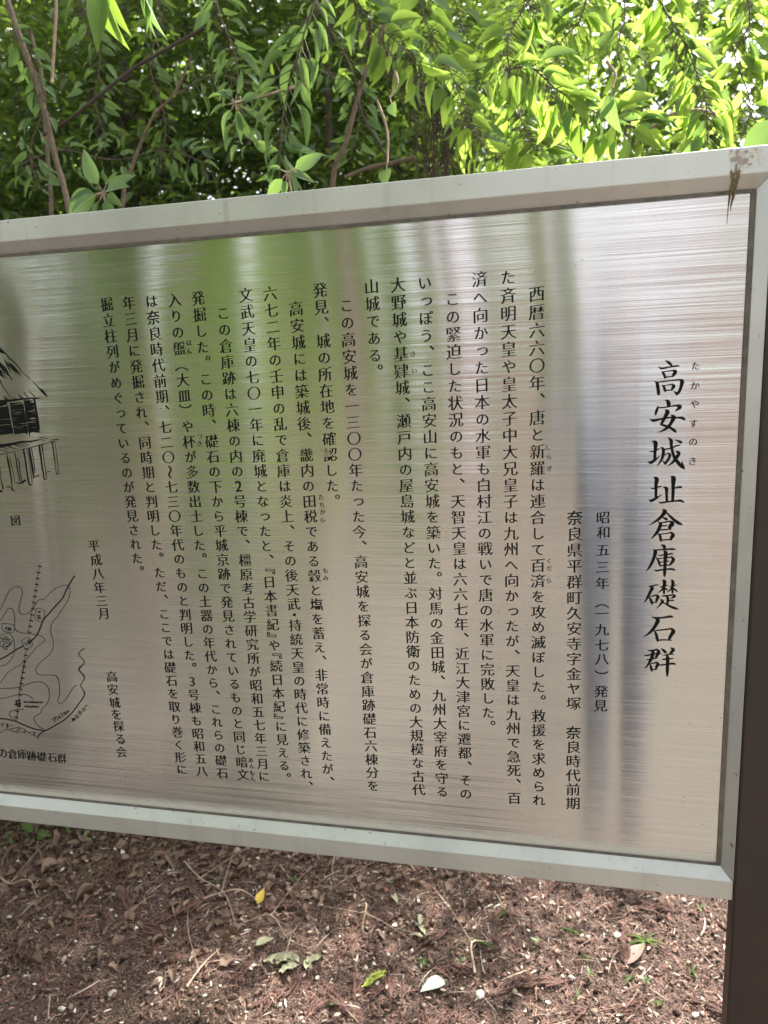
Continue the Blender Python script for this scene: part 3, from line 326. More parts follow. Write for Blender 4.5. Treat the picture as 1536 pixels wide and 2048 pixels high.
M_BRNL = mat_leaf('brown_dead_leaf', (.07, .042, .030), (.25, .17, .125), (.2, .12, .06), .15, .6, .3, .4)

# ------------------------------------------------------------------ ground
def gh(x, y):
    x = np.asarray(x, float); y = np.asarray(y, float)
    near = np.exp(-((np.abs(x)/6)**2 + (np.abs(y-.6)/5)**2))
    h = fbm(x*1.3+5, y*1.3+9, 3, 3)*.05 + near*(fbm(x*9, y*9, 3, 8)*.032 + fbm(x*38, y*38, 3, 21)*.017)
    h = h + np.clip(y-1.0, 0, 6)*.16 + np.clip(-x-1.2, 0, 3)*np.clip(y-.3, 0, 1)*.10 - np.clip(y-7, 0, 40)*.08
    return h

def axis(lo, hi, dlo, dhi, step, grow=1.25):
    c = list(np.arange(dlo, dhi+1e-6, step)); s = step
    while c[-1] < hi: s *= grow; c.append(c[-1]+s)
    s = step
    while c[0] > lo: s *= grow; c.insert(0, c[0]-s)
    return np.array(c)
gx = axis(-220, 220, -1.7, 1.1, .0085); gy = axis(-220, 220, .12, 1.15, .0085)
GX, GY = np.meshgrid(gx, gy); GZ = gh(GX, GY)
nx, ny = len(gx), len(gy)
ii = (np.arange(ny-1)[:, None]*nx+np.arange(nx-1)[None, :]).ravel()
me = mesh_np('ground', np.c_[GX.ravel(), GY.ravel(), GZ.ravel()], np.stack([ii, ii+1, ii+nx+1, ii+nx], 1))
def mat_ground():
    m = NT('forest_soil')
    n1 = m.noise((1, 1, 1), 2.2, 4, .6); n2 = m.noise((1, 1, 1), 40, 6, .7); n3 = m.noise((1, 1, 1), 220, 4, .7)
    c = m.mix(m.ramp(n2, [(.3, 0.), (.7, 1.)]), (.018, .012, .010), (.10, .062, .052))
    c = m.mix(m.ramp(n3, [(.45, 0.), (.62, 1.)]), c, (.22, .15, .125))
    c = m.mix(m.ramp(n3, [(.64, 0.), (.69, 1.)]), c, (.46, .39, .34))
    c = m.mix(m.ramp(n1, [(.55, 0.), (.75, .5)]), c, (.10, .095, .04))
    h = m.math('ADD', m.math('MULTIPLY', n2, .6), m.math('MULTIPLY', n3, .5))
    m.set(Base_Color=c, Roughness=.95, Normal=m.bump(h, 1., .02)); m.b.inputs['Specular IOR Level'].default_value = .15
    return m.m
tag(link_mesh('ground', me, mat_ground()), kind='structure')

def mat_path():
    m = NT('added_gravel_path'); n2 = m.noise((1, 1, 1), 30, 6, .7); n1 = m.noise((1, 1, 1), 1.3, 3, .5)
    c = m.mix(m.ramp(n2, [(.3, 0.), (.7, 1.)]), (.075, .066, .056), (.175, .155, .135)); c = m.mix(m.ramp(n1, [(.40, 0.), (.65, .8)]), c, (.075, .062, .045))
    m.set(Base_Color=c, Roughness=.95, Normal=m.bump(n2, .6, .01)); return m.m
gx2 = np.linspace(-14, 12, 80); gy2 = np.linspace(-5.2, -.75, 24); A2, B2 = np.meshgrid(gx2, gy2); ii = (np.arange(23)[:, None]*80+np.arange(79)[None, :]).ravel()
Z2_ = gh(A2, B2)+.03
me = mesh_np('path', np.c_[A2.ravel(), (B2+.12*np.sin(A2*.9)).ravel(), Z2_.ravel()], np.stack([ii, ii+1, ii+81, ii+80], 1))
tag(link_mesh('path', me, mat_path()), kind='structure')  # unseen strip, added for its neutral grey reflection in the steel

# ------------------------------------------------------------------ sign
SIGN = empty('information_sign', (-0.373, 0, 0))
tag(SIGN, 'brushed steel information board in a pale metal frame on brown posts, black Japanese lettering', 'sign')

def warp(x, z):
    """gentle waviness of the sheet, stronger towards the far end"""
    k = np.clip((-.15-x)/.6, 0, 1.)
    a = .0010*np.sin(x*7+1.0*z)+.0006*np.sin(z*6.3+x*3)
    b = .0016*np.sin((x*19)+z*5.5+1.2)*k + .0009*np.sin(x*34-z*4)*k
    ex = np.clip((x-PX0)/.12, 0, 1)*np.clip((PX1-x)/.12, 0, 1)*np.clip((z-PZ0)/.12, 0, 1)*np.clip((PZ1-z)/.12, 0, 1)
    c = (.00010*(vnoise(x*26+40+z*1.2, z*1.1+7, 5)-.5)+.00003*(vnoise(x*70+90+z*2.5, z*1.6+3, 6)-.5))*(.45+1.3*k)
    return (a+b+c)*ex

nxp, nzp = 760, 90
xs = np.linspace(PX0-.004, PX1+.004, nxp); zs = np.linspace(PZ0-.004, PZ1+.004, nzp)
XX, ZZ = np.meshgrid(xs, zs); YY = warp(XX, ZZ)
ii = (np.arange(nzp-1)[:, None]*nxp+np.arange(nxp-1)[None, :]).ravel()
me = mesh_np('panel', np.c_[XX.ravel(), YY.ravel(), ZZ.ravel()], np.stack([ii, ii+1, ii+nxp+1, ii+nxp], 1),
             uv=np.c_[XX.ravel(), ZZ.ravel()])
PANEL = link_mesh('panel', me, M_PANEL, SIGN)
V, F = [], []; box(V, F, PX0-.004, PX1+.004, .004, .012, PZ0-.004, PZ1+.004)
link_mesh('back_plate', mesh_np('back_plate', V, F, smooth=False), M_FRAME, SIGN)

C_, D_, W_ = .0160, -.014, .0285     # inner bevel width, face depth, face width
def prism(profile, a, b, axis_, mitre_a=0, mitre_b=0):
    """profile: list of (offset outward, y); runs along axis from a to b; outer points shift at mitred ends"""
    V = []; n = len(profile)
    for end, mit, sg in ((a, mitre_a, -1), (b, mitre_b, 1)):
        for off, y in profile:
            V.append((end+sg*mit*off, off, y))
    F = [tuple(range(n))[::-1], tuple(range(n, 2*n))]
    for i in range(n): F.append((i, (i+1) % n, n+(i+1) % n, n+i))
    return V, F
prof = [(0, -.001), (C_, D_), (C_+W_, D_), (C_+W_, .022), (0, .022)]
def rail(name, which):
    if which in ('top', 'bottom'):
        V, F = prism(prof, PX0, PX1, 'x', 1 if which == 'x' else 1, 1)
        s = 1 if which == 'top' else -1; z0 = PZ1 if s > 0 else PZ0
        W = []
        for x, off, y in V:
            xx = min(max(x, PX0-C_), PX1+C_) if which == 'bottom' else x
            if which == 'top':
                # the top rail runs on over the posts
                if off > C_ + 1e-6: xx = PX1+.118 if x > 0 else PX0-.118
                elif off > 1e-6: xx = PX1+.118 if x > 0 and y < -.01 else xx
            W.append((xx, y, z0+s*off))
        if which == 'top':
            # explicit: inner bevel mitred, front face long
            W = []
            for sx, xe in ((-1, PX0), (1, PX1)):
                W += [(xe, -.001, z0), (xe+sx*C_, D_, z0+C_)]
            xa, xb = PX0-.118, PX1+.118
            z1 = z0+C_; z2 = z0+C_+W_
            V2 = W + [(xa, D_, z1), (xb, D_, z1), (xa, D_, z2), (xb, D_, z2), (xa, .022, z2), (xb, .022, z2), (xa, .022, z1), (xb, .022, z1), (PX0, .022, z0), (PX1, .022, z0)]
            F = [(0, 2, 3, 1), (4, 1, 3, 5, 7, 6), (6, 7, 9, 8), (8, 9, 11, 10), (4, 6, 8, 10), (5, 11, 9, 7), (0, 12, 13, 2)]
            return V2, F
        return W, F
    s = 1 if which == 'right' else -1; x0 = PX1 if s > 0 else PX0
    pr = [(0, -.001), (C_, D_), (C_, .022), (0, .022)]
    V, F = prism(pr, PZ0, PZ1, 'z', 1, 1)
    return [(x0+s*off, y, z) for z, off, y in V], F
for w in ('top', 'bottom', 'right', 'left'):
    V, F = rail('rail', w); me = mesh_np('frame_rail', V, F, smooth=False)
    bm = bmesh.new(); bm.from_mesh(me); bmesh.ops.recalc_face_normals(bm, faces=bm.faces); bm.to_mesh(me); bm.free()
    o = link_mesh('frame_rail', me, M_FRAME, SIGN); bevel(o, .0008, 2)
for (x0, x1, z0, z1) in ((PX0, PX1, PZ1-.0025, PZ1+.0006), (PX0, PX1, PZ0-.0006, PZ0+.0018), (PX1-.0042, PX1+.0006, PZ0+.0018, PZ1-.0025), (PX0-.0006, PX0+.0042, PZ0+.0018, PZ1-.0025)):
    V, F = [], []; box(V, F, x0, x1, -.0030, .003, z0, z1)
    link_mesh('gasket_strip', mesh_np('gasket_strip', V, F, smooth=False), M_GASKET, SIGN)
for sx in (1, -1):
    V, F = [], []
    a = (PX1+C_+.0006) if sx > 0 else (PX0-C_-.0006-.1)
    zt = PZ1+C_-.0006
    box(V, F, a, a+.1, -.0185, .0165, -.35, zt)
    o = link_mesh('post', mesh_np('post', V, F, smooth=False), M_POST, SIGN); bevel(o, .003, 3)

# ---- lettering
def strokes(txt): return [[tuple(float(v) for v in p.split(',')) for p in s.split()] for s in txt.split('|')]
def ribbons(name, txt, parent, lift=.0004, sub=4, wk=1.):
    V, F = [], []
    for si, st in enumerate(strokes(txt)):
        P = [np.array([a*1e-4, b*1e-4, c*1e-5]) for a, b, c in st]
        if sub > 1 and len(P) > 2: P = smooth_path(P, sub)
        n = len(P)
        # end caps
        pts = []
        for i, p in enumerate(P):
            d = P[min(i+1, n-1)][:2]-P[max(i-1, 0)][:2]; L = np.linalg.norm(d)+1e-9; d = d/L
            pts.append((p[:2], d, max(p[2]*wk, 5e-5)*.5))
        p0, d0, r0 = pts[0]; p1, d1, r1 = pts[-1]
        rows = [(p0-d0*r0*.8, d0, r0*.45)] + pts + [(p1+d1*r1*.8, d1, r1*.45)]
        b = len(V); y = -lift-(si % 7)*4e-6
        for p, d, r in rows:
            nrm = np.array([-d[1], d[0]])
            for q in (p+nrm*r, p-nrm*r):
                V.append((q[0], float(warp(q[0], q[1]))+y, q[1]))
        for i in range(len(rows)-1): F.append((b+2*i, b+2*i+1, b+2*i+3, b+2*i+2))
    return link_mesh(name, mesh_np(name, V, F, smooth=False), M_INK, parent)

GLYPH = {}
KANA = set('ぁあぃいぅうぇえぉおかがきぎくぐけげこごさざしじすずせぜそぞただちぢっつづてでとどなにぬねのはばぱひびぴふぶぷへべぺほぼぽまみむめもゃやゅゆょよらりるれろわをんァアィイウエオカキクケコサシスセソタチツテトナニヌネノハヒフヘホマミムメモヤユヨラリルレロワヲンガグゴーッ')
def build_glyphs(chars):
    chars = sorted(chars); tmp = []
    for ch in chars:
        c = bpy.data.curves.new('g', 'FONT'); c.body = ch; c.size = 1.; c.fill_mode = 'NONE'; c.resolution_u = 3
        o = bpy.data.objects.new('g', c); COL.objects.link(o); tmp.append((ch, o))
    dg = bpy.context.evaluated_depsgraph_get(); dg.update()
    crv = []
    for ch, o in tmp:
        me = bpy.data.meshes.new_from_object(o.evaluated_get(dg))
        nv = len(me.vertices); co = np.array([v.co[:] for v in me.vertices])[:, :2] if nv else np.zeros((0, 2))
        adj = {}
        for e in me.edges:
            a, b = e.vertices; adj.setdefault(a, []).append(b); adj.setdefault(b, []).append(a)
        seen = set(); loops = []
        for s in range(nv):
            if s in seen or s not in adj: continue
            lp = [s]; seen.add(s); cur = s; prev = -1
            while True:
                nx_ = [k for k in adj[cur] if k != prev and k not in seen]
                if not nx_: break
                prev = cur; cur = nx_[0]; lp.append(cur); seen.add(cur)
            if len(lp) > 2: loops.append(co[lp])
        bpy.data.meshes.remove(me)
        out = []
        if loops:
            # walking direction from vertex order: keep index order so windings stay consistent
            L2 = []
            for lp in loops: L2.append(lp)
            def area(p): q = np.roll(p, -1, 0); return .5*np.sum(p[:, 0]*q[:, 1]-q[:, 0]*p[:, 1])
            def inside(pt, poly):
                x, y = pt; c = False; q = np.roll(poly, -1, 0)
                for (x0, y0), (x1, y1) in zip(poly, q):
                    if (y0 > y) != (y1 > y) and x < (x1-x0)*(y-y0)/(y1-y0)+x0: c = not c
                return c
            kanji = ch not in KANA and ch not in '、。（）『』〜・'
            ty = .016 if kanji else (.006 if ch in KANA else 0.); tx = 0.
            for i, lp in enumerate(L2):
                depth = sum(1 for j, o2 in enumerate(L2) if j != i and inside(lp[0], o2))
                ccw = area(lp) > 0
                if ccw == bool(depth % 2): lp = lp[::-1]          # outer loops ccw, holes cw
                t = np.roll(lp, -1, 0)-np.roll(lp, 1, 0)
                e1 = lp-np.roll(lp, 1, 0); e2 = np.roll(lp, -1, 0)-lp
                def nr(e): e = e/(np.linalg.norm(e, axis=1, keepdims=True)+1e-9); return np.c_[e[:, 1], -e[:, 0]]
                n = nr(e1)+nr(e2); n = np.clip(n, -1, 1)
                q = lp.copy(); q[:, 1] -= ty*n[:, 1]; q[:, 0] -= tx*n[:, 0]
                if kanji:
                    q[:, 1] += .085*(q[:, 0]-.5) - .02*np.sin(np.clip(q[:, 0], 0, 1)*math.pi)*0
                out.append(q)
        cu = bpy.data.curves.new('h', 'CURVE'); cu.dimensions = '2D'; cu.fill_mode = 'FRONT'
        want = sum(area(q) for q in out) if loops else 0; base_area = want
        for q in out:
            sp = cu.splines.new('POLY'); sp.points.add(len(q)-1); sp.use_cyclic_u = True
            sp.points.foreach_set('co', np.c_[q, np.zeros(len(q)), np.ones(len(q))].astype(np.float32).ravel())
        ho = bpy.data.objects.new('h', cu); COL.objects.link(ho); crv.append((ch, ho, want, L2 if loops else []))
    for ch, o in tmp: c = o.data; bpy.data.objects.remove(o); bpy.data.curves.remove(c)
    dg = bpy.context.evaluated_depsgraph_get(); dg.update()
    redo = []
    for ch, o, want, raw in crv:
        me = bpy.data.meshes.new_from_object(o.evaluated_get(dg)); got = sum(p.area for p in me.polygons)
        if raw and abs(got-want) > .03*want+1e-5:      # thinning tangled the outline: keep the plain one
            cu = o.data; cu.splines.clear()
            for q in raw:
                q = q.copy(); q[:, 1] += .085*(q[:, 0]-.5)
                sp = cu.splines.new('POLY'); sp.points.add(len(q)-1); sp.use_cyclic_u = True
                sp.points.foreach_set('co', np.c_[q, np.zeros(len(q)), np.ones(len(q))].astype(np.float32).ravel())
            redo.append(ch)
        bpy.data.meshes.remove(me)
    print('plain outlines:', ''.join(redo))
    dg = bpy.context.evaluated_depsgraph_get(); dg.update()
    for ch, o, want, raw in crv:
        me = bpy.data.meshes.new_from_object(o.evaluated_get(dg))
        co = np.array([v.co[:] for v in me.vertices])[:, :2] if len(me.vertices) else np.zeros((0, 2))
        fc = [tuple(p.vertices) for p in me.polygons]
        if len(co): GLYPH[ch] = (co-np.array([.5, .38]), fc, (co.min(0)+co.max(0))/2-np.array([.5, .38]))
        bpy.data.meshes.remove(me)
    for ch, o, want, raw in crv: c = o.data; bpy.data.objects.remove(o); bpy.data.curves.remove(c)

BODY = [
 "　西暦六六〇年、唐と新羅は連合して百済を攻め滅ぼした。救援を求められ",
 "た斉明天皇や皇太子中大兄皇子は九州へ向かったが、天皇は九州で急死、百",
 "済へ向かった日本の水軍も白村江の戦いで唐の水軍に完敗した。",
 "　この緊迫した状況のもと、天智天皇は六六七年、近江大津宮に遷都、その",
 "いっぽう、ここ高安山に高安城を築いた。対馬の金田城、九州大宰府を守る",
 "大野城や基肄城、瀬戸内の屋島城などと並ぶ日本防衛のための大規模な古代",
 "山城である。",
 "　この高安城を一三〇〇年たった今、高安城を探る会が倉庫跡礎石六棟分を",
 "発見、城の所在地を確認した。",
 "　高安城には築城後、畿内の田税である穀と塩を蓄え、非常時に備えたが、",
 "六七二年の壬申の乱で倉庫は炎上、その後天武・持統天皇の時代に修築され、",
 "文武天皇の七〇一年に廃城となったと、『日本書紀』や『続日本紀』に見える。",
 "　この倉庫跡は六棟の内の2号棟で、橿原考古学研究所が昭和五七年三月に",
 "発掘した。この時、礎石の下から平城京跡で発見されているものと同じ暗文",
 "入りの盤（大皿）や杯が多数出土した。この土器の年代から、これらの礎石",
 "は奈良時代前期、七二〇〜七三〇年代のものと判明した。3号棟も昭和五八",
 "年三月に発掘され、同時期と判明した。ただ、ここでは礎石を取り巻く形に",
 "掘立柱列がめぐっているのが発見された。"]
NARA = "奈良県平群町久安寺字金ヤ塚　奈良時代前期"
allch = set(''.join(BODY)+NARA)
for g in FREE_TEXT.values(): allch |= {t[0] for t in g}
allch.discard('　')
build_glyphs(allch)

BOLD = 1.25
class Letters:
    def __init__(s): s.V = []; s.F = []
    def put(s, ch, X, Z, em, rot=0., dx=0., dy=0., bbox=False, sx=1.):
        if ch not in GLYPH: return
        co, fc, bc = GLYPH[ch]; co = co.copy()
        if bbox: co = co-bc
        co = co*np.array([sx, 1.])
        if rot:
            a = math.radians(rot); R = np.array([[math.cos(a), math.sin(a)], [-math.sin(a), math.cos(a)]]); co = co@R
        co = (co+np.array([dx, dy]))*em+np.array([X, Z]); b = len(s.V)
        for k, (ox, oz) in enumerate(((-.014, .002), (.014, -.002), (0, .004))[:2 if em < .012 else 3]):
            b = len(s.V); x = co[:, 0]+ox*em*BOLD; z = co[:, 1]+oz*em
            y = warp(x, z)-.0004-k*.00003
            s.V += list(zip(x, y, z)); s.F += [tuple(b+i for i in f) for f in fc]
    def make(s, name, parent, mat=None):
        return link_mesh(name, mesh_np(name, s.V, s.F, smooth=False), mat or M_INK, parent)

PITCH = .022; CP = .03521
def vput(L, ch, X, Z, em):
    if ch in '、。': L.put(ch, X, Z, em, dx=.62, dy=.60)
    elif ch in '（）『』〜ー': L.put(ch, X, Z, em, rot=-90)
    elif ch in 'っッゃゅょ': L.put(ch, X, Z, em*.95, dx=.08, dy=.08)
    elif ch in KANA: L.put(ch, X, Z, em*.90)
    elif ch in '23': L.put(ch, X, Z, em*1.08, bbox=True)
    else: L.put(ch, X, Z, em)
def column(text, X, row0, em=.0207):
    L = Letters(); r = row0
    for ch in text:
        half = ch in '『』・'
        if ch != '　':
            if ch == '『': c = r-.5+.0
            elif ch == '』': c = r-.5+.5
            elif ch == '・': c = r-.5+.25
            else: c = r
            vput(L, ch, X, 1.205+PITCH*(18-c), em)
        r += .5 if half else 1
    return L.make('text_column', PANEL)
for i, t in enumerate(BODY):
    column(t, CP*(9-(i+1)), 1)
column(NARA.split('　')[0], .3293, 15); column(NARA.split('　')[1], .3293, 29)
o = ribbons('title_lettering', TITLE_STROKES, PANEL, wk=1.12)
ruby = list(FREE_TEXT['ruby'])
for cnt in (6, 3, 3, 2, 4, 2, 4, 2, 2):
    L = Letters()
    for ch, X, Z, em, rot in ruby[:cnt]: L.put(ch, X, Z, em, bbox=True)
    ruby = ruby[cnt:]; L.make('reading_aid', PANEL)
FREE_TEXT['found'] = FREE_TEXT['date'][11:]; FREE_TEXT['year'] = FREE_TEXT['date'][5:11]; FREE_TEXT['date'] = FREE_TEXT['date'][:5]
for k in ('date', 'year', 'found', 'made', 'group'):
    L = Letters()
    for ch, X, Z, em, rot in FREE_TEXT[k]:
        L.put(ch, X, Z, em*(.98 if k in ('date', 'year', 'found') else 1.05), rot=-90 if ch in '（）' else 0, bbox=ch not in '一二三')
    L.make('text_column', PANEL)
for part in (FREE_TEXT['caption'][:1], FREE_TEXT['caption'][1:]):
    L = Letters()
    for ch, X, Z, em, rot in part: L.put(ch, X, Z, em*1.1, bbox=True)
    L.make('caption', PANEL)
mt = list(FREE_TEXT['maptext'])
for cnt in (6, 4, 8, 2, 2, 2):
    L = Letters()
    for ch, X, Z, em, rot in mt[:cnt]: L.put(ch, X, Z, em*1.15, rot=rot, bbox=ch != 'ー')
    mt = mt[cnt:]; L.make('map_note', PANEL)
ribbons('granary_drawing', HUT_STROKES, PANEL, sub=3)
ribbons('site_map', MAP_STROKES, PANEL, sub=3, wk=.8)

# ---- crust, peeled patches and dried mud at the top right corner
def blob_patch(cx, cz, rx, rz, y, n=14, jag=.35, seed=0):
    r = random.Random(seed); V = [(cx, y, cz)]
    for k in range(n):
        t = 2*math.pi*k/n; q = 1+r.uniform(-jag, jag)
        V.append((cx+rx*q*math.cos(t), y, cz+rz*q*math.sin(t)))
    return V, [(0, 1+k, 1+(k+1) % n) for k in range(n)]
V, F = [], []
for k, (cx, cz, rx, rz) in enumerate([(.508, 1.690, .0105, .0085), (.522, 1.693, .006, .006), (.499, 1.693, .004, .004), (.513, 1.682, .008, .003), (.529, 1.686, .003, .004)]):
    v, f = blob_patch(cx, cz, rx, rz, D_-.0003-k*5e-5, 22, .30, k); b = len(V); V += v; F += [tuple(b+i for i in q) for q in f]
o = link_mesh('chalky_crust', mesh_np('chalky_crust', V, F, smooth=False), M_CRUST, SIGN)
V, F = [], []
for k, (cx, cz, rx, rz) in enumerate([(.503, 1.689, .0045, .0032), (.511, 1.685, .0052, .0040), (.5035, 1.6965, .002, .0032), (.5125, 1.6955, .002, .002), (.519, 1.690, .0012, .0015), (.497, 1.698, .0012, .001), (.523, 1.697, .001, .001), (.517, 1.682, .002, .001)]):
    v, f = blob_patch(cx, cz, rx, rz, D_-.0007-k*4e-5, 12, .4, 20+k); b = len(V); V += v; F += [tuple(b+i for i in q) for q in f]
link_mesh('peeled_patch', mesh_np('peeled_patch', V, F, smooth=False), M_PEEL, SIGN)
V, F = [], []
r = random.Random(5)
for k in range(60):     # crumbs of dried mud over the bevel
    t = r.random(); x = .5035+r.gauss(0, .0028)*(1-.5*t)-t*.001; z = 1.676-t*.020; y = D_+t*.010-.0018
    s = r.uniform(.0012, .0026)*(1-.4*t); b = len(V)
    for q in ((1, 0, 0), (-1, 0, 0), (0, 1, 0), (0, -1, 0), (0, 0, 1.6), (0, 0, -1.6)):
        V.append((x+q[0]*s*r.uniform(.6, 1.3), y+q[1]*s*.6, z+q[2]*s*r.uniform(.7, 1.2)))
    F += [(b, b+2, b+4), (b+2, b+1, b+4), (b+1, b+3, b+4), (b+3, b, b+4), (b+2, b, b+5), (b+1, b+2, b+5), (b+3, b+1, b+5), (b, b+3, b+5)]
for pts, r0, r1 in (([(.501, -.008, 1.664), (.5005, -.003, 1.652), (.4995, -.0012, 1.640), (.499, -.0010, 1.631), (.4987, -.001, 1.622)], .0011, .0002),
                    ([(.505, -.008, 1.662), (.5045, -.0035, 1.652), (.5025, -.0015, 1.643), (.5022, -.001, 1.636)], .0016, .0003),
                    ([(.509, -.014, 1.676), (.507, -.009, 1.668), (.505, -.005, 1.659)], .0010, .0010),
                    ([(.5035, -.0152, 1.684), (.503, -.0155, 1.678), (.502, -.012, 1.672)], .0007, .0014)):
    tube(V, F, smooth_path(pts, 3), r0, r1, 5, .2)
link_mesh('mud_clump', mesh_np('mud_clump', V, F, smooth=False), M_MUD, SIGN)

# ------------------------------------------------------------------ leaves
def leaf_tpl(n=6, kind='ovate', fold=.12, droop=.18, curl=0.):
    """unit leaf: base at origin, axis +Y, face +Z; returns verts, tris/quads, uv"""
    V, uv = [], []
    for i in range(n+1):
        t = i/n
        if kind == 'ovate': w = (math.sin(math.pi*min(1, t**.62))**.9)*.5 if t < 1 else 0
        elif kind == 'elliptic': w = math.sin(math.pi*t)**.75*.5 if 0 < t < 1 else 0
        elif kind == 'lance': w = (math.sin(math.pi*min(1, t**.75))**1.1)*.5 if 0 < t < 1 else 0
        else: w = .5*(1-t)**.6 if t > 0 else .3
        z = -droop*t*t; y = t*(1-.12*droop*t)
        e = abs(w)*2*fold
        c = curl*w*2
        V += [(-w, y, z+e-c), (0, y, z), (w, y, z+e-c)]
        uv += [(.5-w if w else .5, t), (.5, t), (.5+w if w else .5, t)]
    F = []
    for i in range(n):
        a = 3*i
        F += [(a, a+1, a+4, a+3), (a+1, a+2, a+5, a+4)]
    return np.array(V), np.array(F), np.array(uv)

def frames(D, N):
    D = D/np.linalg.norm(D, axis=1, keepdims=True)
    S = np.cross(D, N); S /= np.linalg.norm(S, axis=1, keepdims=True)+1e-9
    Nn = np.cross(S, D); return S, D, Nn

def leaf_cloud(name, tpl, P, D, N, L, W, mat, parent=None, tint=None):
    tv, tf, tu = tpl; n = len(P); k = len(tv)
    S, D, Nn = frames(D, N)
    V = P[:, None, :]+(tv[None, :, 0, None]*W[:, None, None])*S[:, None, :]+(tv[None, :, 1, None]*L[:, None, None])*D[:, None, :]+(tv[None, :, 2, None]*L[:, None, None])*Nn[:, None, :]
    Fa = (tf[None]+(np.arange(n)*k)[:, None, None]).reshape(-1, tf.shape[1])
    tint = RS.rand(n) if tint is None else tint
    me = mesh_np(name, V.reshape(-1, 3), Fa, uv=np.tile(tu, (n, 1)), attrs={'tint': np.repeat(tint, k)})
    o = link_mesh(name, me, mat, parent); return o

LEAFMESH = {}
def leaf_mesh(key, tpl, mat, tint=.5, aspect=1.):
    kk = (key, mat.name, tint)
    if kk not in LEAFMESH:
        tv, tf, tu = tpl
        me = mesh_np('leaf', tv*np.array([aspect, 1, 1]), tf, uv=tu, attrs={'tint': np.full(len(tv), tint)})
        me.materials.append(mat); LEAFMESH[kk] = me
    return LEAFMESH[kk]

def leaf_obj(me, p, d, n, L, parent, name='leaf', wide=1.):
    d = Vector(d).normalized(); s = d.cross(Vector(n))
    if s.length < 1e-4: s = d.cross(Vector((1, 0, .1)))
    s.normalize(); nn = s.cross(d)
    o = bpy.data.objects.new(name, me); COL.objects.link(o)
    M = Matrix(((s[0]*L*wide, d[0]*L, nn[0]*L, p[0]), (s[1]*L*wide, d[1]*L, nn[1]*L, p[1]), (s[2]*L*wide, d[2]*L, nn[2]*L, p[2]), (0, 0, 0, 1)))
    if parent is not None:
        o.parent = parent; M = Matrix.Translation(-parent.location) @ M
    o.matrix_basis = M
    return o

T_EVER = leaf_tpl(3, 'elliptic', .14, .12); T_EVER6 = leaf_tpl(5, 'elliptic', .14, .15)
T_OV = leaf_tpl(7, 'ovate', .10, .22); T_OV2 = leaf_tpl(7, 'ovate', .16, .45); T_LAN = leaf_tpl(8, 'lance', .12, .30); T_LAN2 = leaf_tpl(8, 'lance', .22, .7)
T_OVs = leaf_tpl(4, 'ovate', .12, .25)

def rand_dirs(n, bias=(0, 0, 0), k=1.):
    d = RS.normal(size=(n, 3))*k+np.array(bias); return d/np.linalg.norm(d, axis=1, keepdims=True)

